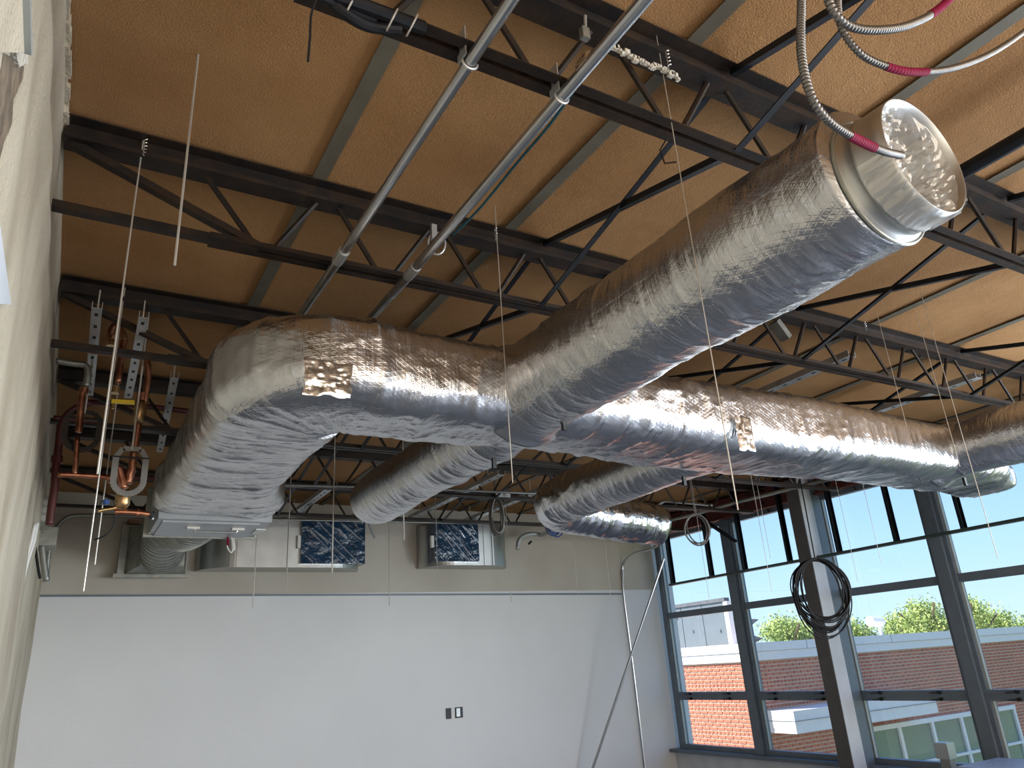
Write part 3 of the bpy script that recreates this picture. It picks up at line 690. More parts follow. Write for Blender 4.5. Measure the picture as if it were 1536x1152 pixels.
# ---- oval duct stubs with blue film on the back wall
def stub(x0, x1, z0, z1, bx0, bx1, label, split):
    t = thing('oval_duct_stub', ((x0+x1)/2, 10.6, z0), label, 'duct'); dep = 0.46; r = 0.46; pts = []
    for a_ in np.linspace(math.pi, 1.5*math.pi, 14): pts.append((x0+r+r*math.cos(a_), YB-0.02+dep*math.sin(a_)))
    for a_ in np.linspace(1.5*math.pi, 2*math.pi, 14): pts.append((x1-r+r*math.cos(a_), YB-0.02+dep*math.sin(a_)))
    n = len(pts); vs = [(p[0], p[1], z0) for p in pts]+[(p[0], p[1], z1) for p in pts]
    fs = [(i, (i+1) % n, n+(i+1) % n, n+i) for i in range(n)]+[tuple(range(n))[::-1], tuple(range(n, 2*n))]
    MB().add(vs, fs).build('oval_body', M['galv'], t)
    # standing seams and bottom lip
    for xs in split:
        MB().box(xs-0.012, xs+0.012, YB-0.02-dep-0.012, YB-0.02-dep+0.004, z0, z1).build('standing_seam', M['galv'], t)
    nx, nz = 40, 30; vs = []; fs = []                       # film pulled in slanting creases over the opening
    for i in range(nx+1):
        for k in range(nz+1):
            u, v = i/nx, k/nz; x = bx0+(bx1-bx0)*u; z = z0+0.06+(z1-z0-0.06)*v
            c = 0.022*float(ridge(np.array([[u*7+v*5, v*0.9-u*0.4, 0.2]]), 8)[0])*(1-abs(2*u-1)**5)
            vs.append((x, YB-0.02-dep-0.05-c, z))
    for i in range(nx):
        for k in range(nz): q = i*(nz+1)+k; fs.append((q, q+nz+1, q+nz+2, q+1))
    MB().add(vs, fs).build('blue_film', M['blue_film'], t, smooth=True)
    MB().box(bx0-0.01, bx1+0.01, YB-0.02-dep-0.052, YB-0.2, z0+0.045, z1+0.01).build('film_box', M['blue_film'], t)
    MB().box(bx0-0.06, bx0-0.015, YB-0.5-0.025, YB-0.47, z0+0.25, z0+0.42).build('paper_tag', M['white'], t)
    return t
s1 = stub(1.46, 3.66, 1.42, 2.05, 2.72, 3.60, 'wide galvanized duct stub behind the hanging wires, blue film on its window-side end', (1.9, 2.55))
s2 = stub(4.62, 6.12, 1.47, 2.10, 4.70, 5.42, 'shorter galvanized duct stub with a square of blue film over its left half', (5.55, 5.70))
for x in (4.75, 5.55):
    pass

# ---- picture rail, boxes, conduits on the back wall
struct(MB().prism([(-0.01, -0.012), (0.012, -0.012), (0.012, 0.012), (-0.01, 0.012)], (XL, YB-0.02, 1.135), (8.50, YB-0.02, 1.06)).build('trim_2', M['frame']))
p = aty(674, 1070, YB-0.02)
ob = thing('outlet_box', (p[0], p[1], p[2]), 'small black open outlet slot in the middle of the back wall', 'outlet')
MB().box(p[0]-0.045, p[0]+0.035, YB-0.015, YB+0.01, p[2]-0.075, p[2]+0.07).build('black_recess', M['black'], ob)
p = aty(689, 1069, YB-0.02)
ob = thing('outlet_box', (p[0], p[1], p[2]), 'black outlet box with grey bracket, twin of the slim open slot', 'outlet')
MB().box(p[0]-0.06, p[0]+0.06, YB-0.015, YB+0.01, p[2]-0.07, p[2]+0.075).build('black_recess', M['black'], ob)
MB().box(p[0]-0.05, p[0]+0.01, YB-0.03, YB-0.012, p[2]-0.05, p[2]+0.06).build('bracket', M['zinc'], ob)
q = [aty(968, 1152, YB-0.04), aty(951, 1010, YB-0.04), aty(936, 895, YB-0.04), aty(934, 862, YB-0.04)]
q.insert(0, (q[0][0], YB-0.04, ZF+0.02))
q += [aty(936, 843, YB-0.10), aty(950, 830, YB-0.4), aty(978, 823, YB-0.8), aty(998, 808, YB-1.0), aty(1004, 790, YB-1.0), aty(998, 778, YB-0.9)]
cb = thing('wall_conduit', (q[1][0], YB, ZF), 'thin grey conduit rising up the back wall and bending out above the rail', 'conduit')
MB().tube(bez(q, 10), 0.017, 8).build('tube', M['conduit'], cb); MB().cyl(aty(934, 868, YB-0.04), aty(934, 855, YB-0.04), 0.028, 8).build('coupling', M['conduit'], cb)
a1, a2 = aty(889, 1152, YB-0.35), aty(996, 838, YB-1.3); dv = np.array(a1)-np.array(a2)
a0 = np.array(a1)+dv*((a1[2]-ZF-0.02)/-dv[2])
tag(MB().tube([tuple(a0), a2], 0.020, 8).build('leaning_rod', M['conduit'], loc=(a0[0], a0[1], ZF)), 'long grey pipe leaning diagonally in front of the window corner', 'pipe')

# ---- window-side bulkhead studs
t = thing('stud_frame', (8.98, 7.3, 1.13), 'hanging frame of black metal studs on a thin green track before the windows', 'stud frame')
MB().channel((9.0, 10.0, 1.125), (9.0, 2.9, 1.155), 0.09, 0.035, up=(0, 0, 1), opens=1).build('bottom_track', M['track'], t)
for y in (9.93, 9.0, 8.28, 7.42, 6.58, 5.73, 4.87, 4.0, 3.15):
    MB().channel((9.0, y, 1.14), (9.0, y, 2.38), 0.085, 0.042, up=(0, 1, 0)).build('stud', M['stud'], t)
t = tag(MB().channel(atx(1048, 775, 8.9), atx(1104, 812, 8.98), 0.05, 0.05).build('kicker_brace', M['stud'], loc=atx(1048, 775, 8.9)), 'black diagonal kicker leaning against a hanging stud by the windows', 'brace')

# ================================================================== PIPES, CONDUITS, HANGERS
def conduit(name, x, label, r, y0, y1, z=1.905):
    t = thing(name, (x, (y0+y1)/2, z), label, 'conduit', 'twin steel conduits strapped under the joists')
    pts = [(x, y0, z), (x, y1, z)]; MB().tube(pts, r, 14).build('tube', M['conduit'], t, smooth=False)
    return t
c1 = conduit('steel_conduit', 0.955, 'steel conduit under the joists without a teal cable beside it', 0.0215, -1.2, 3.30, 1.90)
c2 = conduit('steel_conduit', 1.325, 'steel conduit under the joists with a teal cable strapped alongside', 0.0235, -1.2, 3.36, 1.90)
for c, x in ((c1, 0.955), (c2, 1.325)):
    MB().cyl((x, 3.02, 1.90), (x, 3.13, 1.90), 0.028, 14).build('coupling', M['zinc'], c); MB().cyl((x, 3.13, 1.90), (x, 3.20, 1.90), 0.025, 14).build('coupling_nut', M['conduit'], c)
    MB().tube([(x, 3.2, 1.90), (x+0.01, 3.9, 1.93)], 0.022, 12).build('tail_tube', M['galv_dull'], c)
for x, lab in ((0.955, 'stamped zinc clamp holding the plain conduit to the nearer joist'), (1.325, 'stamped zinc clamp holding the cabled conduit to the nearer joist')):
    t = thing('conduit_clamp', (x, 1.70, 1.93), lab, 'clamp', 'zinc conduit clamps')
    MB().box(x-0.03, x-0.026, 1.67, 1.73, 1.90, 2.02).build('clamp_plate', M['zinc'], t)
    MB().ring((x, 1.70, 1.90), (0, 1, 0), 0.028, 0.005, 18, 6, math.pi, 2*math.pi).build('clamp_strap', M['zinc'], t)
    MB().cyl((x-0.05, 1.70, 1.985), (x-0.01, 1.70, 1.985), 0.007, 8).build('bolt', M['zinc'], t)
pz = aty(878, 50, 1.62)
t = thing('beam_clamp', pz, 'bright beam clamp on the underside of the nearer joist top chord', 'clamp')
MB().box(pz[0]-0.02, pz[0]+0.012, pz[1]-0.012, pz[1]+0.012, pz[2]-0.03, pz[2]+0.02).build('jaw', M['galv_dull'], t); MB().cyl((pz[0], pz[1], pz[2]), (pz[0]+0.01, pz[1], pz[2]+0.09), 0.006, 8).build('bolt', M['zinc'], t)
pz = aty(655, 365, 3.1)
t = thing('beam_clamp', pz, 'looped zinc clamp where the cabled conduit passes the second joist', 'clamp')
MB().ring(pz, (0.4, 1, 0), 0.045, 0.006, 22, 6, sy=1.5).build('clamp_loop', M['zinc'], t); MB().box(pz[0]-0.03, pz[0]+0.0, pz[1]-0.01, pz[1]+0.01, pz[2]+0.02, pz[2]+0.11).build('clamp_plate', M['zinc'], t)
# teal and green cables following the second conduit
for k, (m_, off, lab) in enumerate(((M['teal'], 0.0, 'thin teal cable clipped along the second conduit'), (M['blue'], 0.018, 'thin blue cable running beside the teal cable'))):
    pts = [atz(960, 0, 1.93+off), atz(905, 76, 1.93+off), atz(880, 105, 1.93), atz(858, 140, 1.92+off), atz(822, 190, 1.90+off), atz(775, 245, 1.92), atz(720, 312, 1.92+off), atz(680, 352, 1.92)]
    q0 = np.array(pts[0])*2-np.array(pts[1]); pts = [tuple(q0)]+pts
    o = MB().tube(bez(pts, 8), 0.0062, 6).build('data_cable', m_, loc=pts[3]); tag(o, lab, 'cable')
pz = atz(884, 97, 1.915)
tag(MB().cyl((pz[0]-0.01, pz[1]-0.03, pz[2]), (pz[0]-0.01, pz[1]+0.03, pz[2]), 0.030, 12).build('foil_tape_band', M['foil_tape'], loc=pz), 'silver tape band wrapped round the conduit and teal cable', 'tape')

# black bundle with ties along the first joist, upper left
t = thing('cable_bundle', aty(590, 30, 1.55), 'black cable bundle tied along the nearer joist bottom chord', 'cable')
for k, (pa, pb, r) in enumerate((((470, -12), (560, 28), 0.022), ((500, -8), (635, 42), 0.022))):
    MB().tube([aty(*pa, 1.60), aty(*pb, 1.66)], r, 10).build('black_cable', M['wire_dark'], t)
MB().tube(bez([aty(480, -10, 1.62), aty(520, 22, 1.63), aty(555, 40, 1.66), aty(600, 45, 1.66)], 8), 0.018, 10).build('black_cable', M['wire_dark'], t)
for (x, y) in ((524, 12), (588, 30), (618, 38)):
    MB().ring(aty(x, y, 1.63), (1, 0, -0.35), 0.036, 0.003, 18, 5).build('tie_wire', M['wire'], t)
tag(MB().tube(bez([aty(476, -6, 1.3), aty(467, 22, 1.3), aty(465, 55, 1.3), aty(462, 92, 1.3)], 8), 0.003, 6).build('loose_wire', M['wire_dark'], loc=aty(467, 22, 1.3)), 'short loose dark wire dangling from the cable bundle', 'wire')
tag(MB().tube([aty(1002, 205, 1.6), aty(990, 225, 1.6), aty(997, 245, 1.6), aty(1014, 243, 1.6)], 0.003, 6).build('bent_wire', M['wire_dark'], loc=aty(990, 225, 1.6)), 'bent dark tie wire hooking below the first crossed brace', 'wire')

# thick black pipe beyond the open duct end
tag(MB().tube([(3.74, -1.0, 2.24), (3.76, 3.12, 2.24)], 0.040, 14).build('black_pipe', M['steel_black'], loc=(3.75, 1, 2.24)), 'thick black pipe passing over the joists behind the open duct end', 'pipe')

# armoured cables top corner, near the camera
def armored(pts, r, label, tapes, idx):
    P = bez(pts, 26); P = [np.array(p) for p in P]
    s = [0]; 
    for i in range(1, len(P)): s.append(s[-1]+np.linalg.norm(P[i]-P[i-1]))
    N = int(s[-1]/0.0016); t_ = np.linspace(0, s[-1], N); PP = np.array(P); Q = np.stack([np.interp(t_, s, PP[:, k]) for k in range(3)], -1)
    T = thing('armored_cable', tuple(Q[len(Q)//2]), label, 'cable', 'armoured electrical cables looping near the duct end')
    MB().tube(list(Q), r, 12, rfun=lambda i, k: r*(0.80+0.25*(0.5+0.5*math.cos(2*math.pi*i*0.0016/0.0105)))).build('armor', M['armor'], T, smooth=True)
    for a_, b2 in tapes:
        i0, i1 = int(a_*N), int(b2*N); MB().tube(list(Q[i0:i1]), r*1.16, 12, rfun=lambda i, k: r*(1.12+0.05*math.sin(i*0.8))).build('red_tape', M['redtape'], T, smooth=True)
    return T
armored([aty(1204, -60, 0.80), aty(1202, 10, 0.80), aty(1202, 80, 0.80), aty(1215, 140, 0.80), aty(1240, 178, 0.81), aty(1275, 203, 0.83), aty(1320, 225, 0.86), aty(1352, 233, 0.91)], 0.0105,
        'armoured cable hanging straight down and hooking into the open duct end', [(0.63, 0.76)], 0)
armored([aty(1232, -70, 0.72), aty(1240, -10, 0.72), aty(1254, 22, 0.72), aty(1280, 41, 0.72), aty(1320, 45, 0.71), aty(1365, 37, 0.70), aty(1410, 12, 0.70), aty(1450, -30, 0.70)], 0.0105,
        'armoured cable making the uppermost loop with a red band on its rise', [(0.61, 0.84)], 1)
armored([aty(1252, -70, 0.78), aty(1256, -5, 0.78), aty(1262, 40, 0.78), aty(1288, 78, 0.78), aty(1325, 98, 0.78), aty(1370, 108, 0.77), aty(1430, 102, 0.76), aty(1490, 78, 0.75), aty(1545, 40, 0.74), aty(1580, 5, 0.73)], 0.0095,
        'armoured cable making the wide low loop with a ragged red band', [(0.25, 0.345)], 2)

# ---- slotted strut channels
def strut(p, q, label, w=0.055, h=0.045, slot_side=1, hang=True, slots=9):
    t = thing('strut_channel', tuple((np.array(p)+np.array(q))/2), label, 'strut', 'slotted strut channels hung under the roof')
    MB().channel(p, q, w, h, opens=1).build('channel', M['zinc'], t)
    p_, q_ = np.array(p), np.array(q); d = (q_-p_)/np.linalg.norm(q_-p_)
    for k in range(slots):
        c = p_+(q_-p_)*(k+0.5)/slots; a_ = c-d*0.02; b2 = c+d*0.02
        MB().bar(a_-np.array((0, 0, h/2+0.0005)), b2-np.array((0, 0, h/2+0.0005)), 0.018, 0.002).build('slot', M['zinc_dark'], t)
    if hang:
        for k in (0.12, 0.88):
            c = p_+(q_-p_)*k; MB().cyl((c[0], c[1], c[2]), (c[0], c[1], 2.3), 0.005, 6).build('rod', M['wire'], t)
    return t
strut((-0.04, 4.5, 2.11), (-0.02, 6.05, 2.11), 'slotted strut channel closest to the plaster wall over the copper pipes')
strut((0.21, 4.55, 2.12), (0.24, 6.05, 2.12), 'slotted strut channel over the yellow valve handle')
strut((0.50, 5.5, 2.12), (0.62, 7.5, 2.12), 'slotted strut channel passing beside the foil elbow')
strut((5.19, 3.30, 2.15), (5.19, 6.6, 2.15), 'slotted strut channel emerging above the trunk duct between two joists', 0.09, 0.05, slots=22)
strut((6.86, 3.22, 2.17), (6.86, 6.6, 2.17), 'slotted strut channel above the trunk duct near the windows', 0.09, 0.05, slots=22)
strut((4.22, 7.3, 2.10), (4.22, 10.0, 2.10), 'slotted strut channel near the back wall left of the hanging coil', 0.09, 0.05, slots=14)
strut((5.15, 7.9, 2.10), (5.15, 10.2, 2.10), 'slotted strut channel near the back wall right behind the hanging coil', 0.09, 0.05, slots=14)
strut((2.55, 8.3, 2.10), (2.55, 10.3, 2.10), 'slotted strut channel over the wide duct stub by the back wall', 0.09, 0.05, slots=14)

# ---- copper pipework on the left
YP = 5.0
cp = thing('copper_pipe', aty(190, 640, YP), 'copper pipe dropping from the wall elbow through a valve to the clevis hanger', 'pipe')
def px(l, r=0.016, Y=YP, n=6): return MB().tube(bez([aty(a_[0], a_[1], a_[2] if len(a_) > 2 else Y) for a_ in l], n), r, 12)
px([(84, 513), (112, 520), (150, 528), (200, 533), (219, 541), (222, 560), (219, 590), (214, 615)], 0.020).build('pipe_run', M['copper'], cp, smooth=True)
px([(208, 635), (204, 660), (197, 705), (192, 725)], 0.022).build('pipe_run', M['copper'], cp, smooth=True)
MB().tube([aty(213, 590, YP), aty(211, 605, YP)], 0.027, 12).build('coupling', M['copper'], cp)
vb = MB().tube([aty(212, 601, YP), aty(211, 606, YP), aty(210, 616, YP), aty(208, 626, YP), aty(207, 633, YP)], 0.03, 14, rfun=lambda i, k: (0.026, 0.034, 0.039, 0.034, 0.026)[i]).build('ball_valve', M['brass'], cp, smooth=True)
MB().bar(aty(202, 604, YP-0.08), aty(167, 602, YP-0.08), 0.012, 0.026).build('valve_handle', M['yellow'], cp)
MB().cyl(aty(170, 606, YP-0.07), aty(170, 613, YP-0.07), 0.010, 8).build('handle_nut', M['brass'], cp)
MB().tube([aty(197, 704, YP), aty(193, 716, YP)], 0.028, 12).build('coupling', M['copper'], cp)
px([(178, 700), (182, 716), (186, 733)], 0.026).build('pipe_run', M['copper'], cp, smooth=True)
MB().tube([aty(187, 736, YP), aty(185, 742, YP), aty(183, 756, YP), aty(181, 763, YP)], 0.04, 16, rfun=lambda i, k: (0.026, 0.042, 0.042, 0.028)[i]).build('strainer_body', M['brass'], cp, smooth=True)
px([(172, 768), (180, 768), (205, 769), (226, 772)], 0.017).build('pipe_run', M['copper'], cp, smooth=True)
MB().tube([aty(205, 769, YP), aty(209, 769.5, YP)], 0.026, 12).build('coupling', M['copper'], cp)
MB().tube([aty(226, 771, YP), aty(231, 774, YP)], 0.024, 12).build('end_cap', M['black'], cp)
cp2 = thing('copper_pipe', aty(120, 620, YP+0.3), 'copper pipe nearest the wall, running down from a plain elbow', 'pipe')
px([(84, 541), (110, 545), (128, 548), (132, 560), (129, 580)], 0.021, YP+0.3).build('pipe_run', M['galv_dull'], cp2, smooth=True)
px([(124, 585), (121, 610), (119, 640), (117, 648)], 0.021, YP+0.3).build('pipe_run', M['copper'], cp2, smooth=True)
px([(116, 655), (114, 690), (112, 712)], 0.016, YP+0.3).build('pipe_run', M['copper'], cp2, smooth=True)
MB().tube([aty(126, 582, YP+0.3), aty(124, 590, YP+0.3)], 0.029, 12).build('coupling', M['copper'], cp2)
px([(86, 712), (120, 713), (165, 717), (166, 724)], 0.018, YP+0.3).build('pipe_run', M['copper'], cp2, smooth=True)
cp3 = thing('copper_pipe', aty(172, 500, YP+0.2), 'copper pipe with a tight return bend between the two strut channels', 'pipe')
px([(166, 518), (166, 500), (172, 488), (181, 495), (186, 508), (184, 520), (181, 545), (177, 575)], 0.021, YP+0.2).build('pipe_run', M['copper'], cp3, smooth=True)
MB().tube([aty(174, 580, YP+0.2), aty(172, 590, YP+0.2)], 0.028, 12).build('coupling', M['brass'], cp3)
for (a_, b2) in (((169, 505), (167, 509)), ((166, 514), (166, 519)), ((184, 505), (186, 510))): MB().tube([aty(*a_, YP+0.2), aty(*b2, YP+0.2)], 0.028, 12).build('elbow_cuff', M['brass'], cp3)
pz_ = aty(172, 488, YP+0.2); MB().cyl(pz_, (pz_[0], pz_[1], 2.41), 0.005, 6).build('rod', M['wire'], cp3)
# clevis hangers
def clevis(c, Y, w, h, label):
    t = thing('clevis_hanger', aty(c[0], c[1], Y), label, 'hanger', 'clevis hangers round the copper pipes')
    cc_ = np.array(aty(c[0], c[1], Y)); pts = []
    for a_ in np.linspace(math.pi*0.0, -math.pi, 18): pts.append(cc_+np.array((w*math.cos(a_), 0, -h*0.35+w*math.sin(a_))))
    pts = [cc_+np.array((w, 0, h*0.3))]+pts+[cc_+np.array((-w, 0, h*0.3))]
    mb = MB()
    for i in range(len(pts)-1): mb.bar(pts[i], pts[i+1], 0.035, 0.006, up=(0, 1, 0))
    mb.build('yoke', M['hanger'] if c[0] > 150 else M['steel'], t)
    tp_ = [cc_+np.array((w, 0, h*0.3)), cc_+np.array((w*0.6, 0, h*0.55)), cc_+np.array((-w*0.6, 0, h*0.55)), cc_+np.array((-w, 0, h*0.3))]
    mb = MB()
    for i in range(3): mb.bar(tp_[i], tp_[i+1], 0.03, 0.005, up=(0, 1, 0))
    mb.build('saddle', M['hanger'] if c[0] > 150 else M['steel'], t)
    MB().cyl(cc_+np.array((-w-0.02, 0, h*0.3)), cc_+np.array((w+0.02, 0, h*0.3)), 0.006, 8).build('cross_bolt', M['steel_black'], t)
    MB().cyl(cc_+np.array((0, 0, h*0.5)), (cc_[0], cc_[1], 2.35), 0.006, 8).build('rod', M['wire'], t)
clevis((195, 702), YP-0.05, 0.082, 0.22, 'grey clevis hanger looped round the long copper drop')
clevis((124, 640), YP+0.35, 0.095, 0.18, 'dark clevis hanger looped round the copper pipe nearest the wall')
# small brass drain valve with blue handle
t = thing('drain_valve', aty(156, 762, YP), 'little brass drain valve with a blue wheel beside the strainer', 'valve')
px([(147, 767), (155, 765), (168, 763), (178, 760)], 0.012).build('valve_body', M['brass'], t, smooth=True)
MB().cyl(aty(159, 757, YP-0.03), aty(159, 750, YP-0.03), 0.018, 12).build('blue_wheel', M['blue'], t)
MB().ring(aty(161, 758, YP), (0, 1, 0), 0.038, 0.003, 20, 5, 0, math.pi).build('bail_wire', M['black'], t)
tag(MB().tube(bez([aty(173, 772, YP), aty(170, 790, YP), aty(158, 803, YP), aty(141, 810, YP)], 8), 0.005, 6).build('black_lead', M['wire_dark'], loc=aty(170, 790, YP)), 'thin black lead curving down from the copper pipe end', 'wire')
# red sprinkler pipes
YS = 6.0
t = thing('red_pipe', aty(110, 650, YS), 'dark red pipe arching from the wall and dropping into the lower junction box', 'pipe')
px([(136, 604), (118, 610), (101, 622), (92, 640), (88, 668), (84, 700), (82, 730), (78, 755), (74, 788)], 0.026, YS).build('pipe_run', M['redpipe'], t, smooth=True)
MB().tube([aty(86, 684, YS), aty(85, 694, YS)], 0.036, 12).build('coupling', M['redpipe'], t)
tag(px([(80, 627), (110, 629), (150, 632)], 0.022, YS+0.3).build('red_pipe', M['redpipe'], loc=aty(110, 629, YS+0.3), smooth=True), 'dark red pipe stub crossing straight out of the plaster wall', 'pipe')
tag(px([(133, 603), (180, 606), (230, 611), (282, 617)], 0.024, YS+0.5).build('red_pipe', M['redpipe'], loc=aty(200, 608, YS+0.5), smooth=True), 'dark red pipe running level behind the yellow valve handle', 'pipe')
tag(px([(84, 711), (140, 713), (200, 716), (262, 719)], 0.020, YS+0.7).build('red_pipe', M['redpipe'], loc=aty(200, 716, YS+0.7), smooth=True), 'low red pipe running level behind the clevis hangers', 'pipe')
# junction boxes on the left wall with conduits
def jbox(x0, y0, x1, y1, Y, dep, label, kn):
    a_, b2 = aty(x0, y0, Y), aty(x1, y1, Y); t = thing('junction_box', (XL, Y, b2[2]), label, 'electrical box', 'junction boxes on the plaster wall')
    bx = MB().box(XL-0.01, b2[0], Y, Y+dep, b2[2], a_[2]).build('box_body', M['galv_dull'], t)
    for k in range(kn):
        z = a_[2]-(k+0.5)*(a_[2]-b2[2])/kn; xx = (XL+b2[0])/2; MB().cyl((xx, Y-0.004, z), (xx, Y+0.001, z), 0.022, 14).build('knockout', M['zinc'], t)
    return t
jbox(46, 747, 72, 783, 6.9, 0.35, 'tall junction box with three round knockouts high on the plaster wall', 3)
jbox(66, 790, 84, 818, 7.5, 0.3, 'smaller junction box under the red pipe on the plaster wall', 0)
for k, (l, Y, r, lab) in enumerate((
    ([(56, 784), (53, 800), (50, 815), (39, 850), (28, 905), (17, 960), (2, 1060), (-10, 1130)], 6.2, 0.012, 'cream wire pair member closest to the corner sweeping down the plaster wall'),
    ([(53, 784), (49, 802), (46, 815), (35, 850), (24, 905), (13, 960), (-3, 1060), (-14, 1120)], 6.1, 0.012, 'cream wire pair member on the outer side sweeping down the plaster wall'))):
    tag(px(l, r, Y).build('wall_wire', M['white'], loc=aty(*l[0], Y), smooth=True), lab, 'wire')
for (l, Y, r, lab) in (([(58, 784), (62, 810), (66, 845), (70, 872)], 7.6, 0.026, 'short vertical conduit below the tall junction box'),
                       ([(75, 815), (72, 840), (70, 868)], 8.2, 0.02, 'short vertical conduit below the smaller junction box'),
                       ([(52, 812), (56, 845), (60, 868)], 7.0, 0.01, 'thin dark cable slanting between the two wall conduits')):
    tag(px(l, r, Y).build('wall_conduit', M['galv_dull'] if r > 0.015 else M['wire_dark'], loc=aty(*l[0], Y), smooth=True), lab, 'conduit')
# grey conduit on the back wall, upper left, with round bend
tag(MB().tube(bez([aty(80, 800, 10.6), aty(90, 785, 10.6), aty(105, 775, 10.6), aty(130, 773, 10.6), aty(180, 774, 10.6), aty(226, 776, 10.6)], 8), 0.022, 10).build('bent_conduit', M['galv_dull'], loc=aty(105, 775, 10.6), smooth=True), 'grey conduit bending along the top of the back wall above the hood', 'conduit')
# horizontal pipes near the back wall
for (l, Y, r, m_, lab) in (([(425, 728), (560, 731), (700, 736), (860, 743)], 7.6, 0.014, 'hanger', 'grey level pipe under the joists behind the rear round branch'),
                           ([(395, 779), (560, 782), (700, 785), (835, 789)], 9.9, 0.013, 'galv_dull', 'thin bright pipe running level just above the blue films'),
                           ([(995, 783), (1050, 769), (1110, 752), (1280, 710)], 8.3, 0.026, 'galv_dull', 'grey pipe slanting along the window head behind the studs')):
    tag(MB().tube([aty(a_, b2, Y) for a_, b2 in l] if Y != 8.3 else [atx(a_, b2, 8.5) for a_, b2 in l], r, 10).build('level_pipe', M[m_], loc=aty(*l[0], Y)), lab, 'pipe')
tag(MB().tube(bez([atx(944, 750, 8.0), atx(965, 755, 8.0), atx(980, 762, 8.0), atx(996, 752, 8.0), atx(1015, 753, 8.0), atx(1050, 756, 8.0), atx(1068, 758, 8.0)], 8), 0.022, 10).build('offset_pipe', M['conduit'], loc=atx(980, 762, 8.0), smooth=True), 'bright pipe with an offset kink above the crinkled foil tail', 'pipe')
tag(MB().tube([aty(562, 806, 10.1), aty(552, 782, 9.9)], 0.02, 8).build('pipe_fitting', M['zinc'], loc=aty(560, 812, 10.0)), 'small pale pipe fitting at the end of the bright level pipe', 'fitting')
# curved seismic fitting right of the short stub
t = thing('curved_duct_bracket', aty(800, 800, 10.2), 'curved pale metal bracket sticking out beside the short duct stub', 'bracket')
px([(776, 824), (779, 810), (788, 803), (800, 801), (812, 803)], 0.035, 10.2).build('bracket_arm', M['zinc'], t, smooth=True)
MB().bar(aty(812, 803, 10.1), aty(848, 788, 9.8), 0.05, 0.06).build('bracket_rail', M['zinc'], t)
MB().cyl(aty(793, 816, 10.1), aty(797, 812, 10.1), 0.018, 8).build('bolt', M['black'], t)
tag(MB().bar(aty(848, 788, 10.3), aty(905, 800, 10.74), 0.05, 0.05).build('angle_stub', M['galv_dull'], loc=aty(848, 788, 10.3)), 'short grey angle iron against the back wall under the foil tail', 'angle')

# ---- coils of cable
def coil(c, rx, rz, loops, m_, r, label, Y, jit=0.1, up_to=None, axis=(0, 1, 0)):
    cc_ = np.array(aty(c[0], c[1], Y)); t = thing('cable_coil', tuple(cc_), label, 'cable coil')
    ax = np.array(axis, float); ax /= np.linalg.norm(ax); u = np.cross(ax, (0, 0, 1)); u /= np.linalg.norm(u)
    for k in range(loops):
        a1, a2 = rx*(1+random.uniform(-jit, jit)), rz*(1+random.uniform(-jit, jit)); ph = random.uniform(0, 6); off = np.array((random.uniform(-1, 1)*jit*rx*0.6, random.uniform(-1, 1)*0.03, 0))
        pts = []
        for a_ in np.linspace(0, 2*math.pi, 40):
            w_ = 1+0.03*math.sin(3*a_+ph); pts.append(cc_+off+u*a1*math.cos(a_)*w_+np.array((0, 0, (rz-a2)+a2*math.sin(a_)*w_))+ax*0.02*math.sin(a_+ph))
        MB().tube(pts, r, 6, cap=False).build('cable_turn', m_, t, smooth=True)
    if up_to is None: up_to = [(cc_[0], cc_[1], 2.0), (cc_[0], cc_[1], 2.41)]
    if up_to is not None: MB().tube(bez([tuple(cc_+np.array((0, 0, rz)))]+list(up_to), 6), r, 6).build('support_wire', m_, t)
    return t
coil((1233, 890), 0.24, 0.31, 18, M['wire_dark'], 0.0065, 'big tangled ring of thin dark wire hanging before the steel column', 4.75, 0.16, up_to=[aty(1205, 745, 4.75), aty(1185, 640, 4.75), aty(1163, 530, 4.72)], axis=(0.5, 1, 0))
coil((745, 774), 0.085, 0.23, 4, M['grey_cable'], 0.013, 'narrow hanging ring of grey armoured cable beside the short duct stub', 8.3, 0.08, axis=(0.3, 1, 0))
coil((831, 782), 0.14, 0.19, 4, M['blue'], 0.010, 'hanging ring of dark blue cable near the rear branch elbow', 8.3, 0.08)
coil((1046, 795), 0.16, 0.20, 4, M['grey_cable'], 0.010, 'loose ring of grey cable hanging before the first window', 7.3, 0.14, axis=(0.5, 1, 0))
pz = aty(755, 742, 7.84)
t = thing('hanging_bracket', pz, 'pale bracket plate on the joist above the narrow cable ring', 'bracket')
MB().box(pz[0]-0.10, pz[0]+0.10, pz[1], pz[1]+0.03, pz[2]-0.03, pz[2]+0.03).build('plate', M['zinc'], t); MB().cyl((pz[0]+0.02, pz[1]-0.01, pz[2]), (pz[0]+0.02, pz[1]+0.01, pz[2]), 0.02, 8).build('bolt', M['foil_tape'], t)
# light device box with lead on the joist right of the duct
pz = aty(1166, 500, 3.3)
t = thing('cable_gripper', pz, 'grey clamp box on a joist web with a wire dropping from it', 'clamp')
MB().bar((pz[0]-0.05, pz[1]-0.03, pz[2]+0.07), (pz[0]+0.05, pz[1]-0.03, pz[2]-0.05), 0.05, 0.08, up=(0, 1, 0)).build('clamp_body', M['galv_dull'], t)

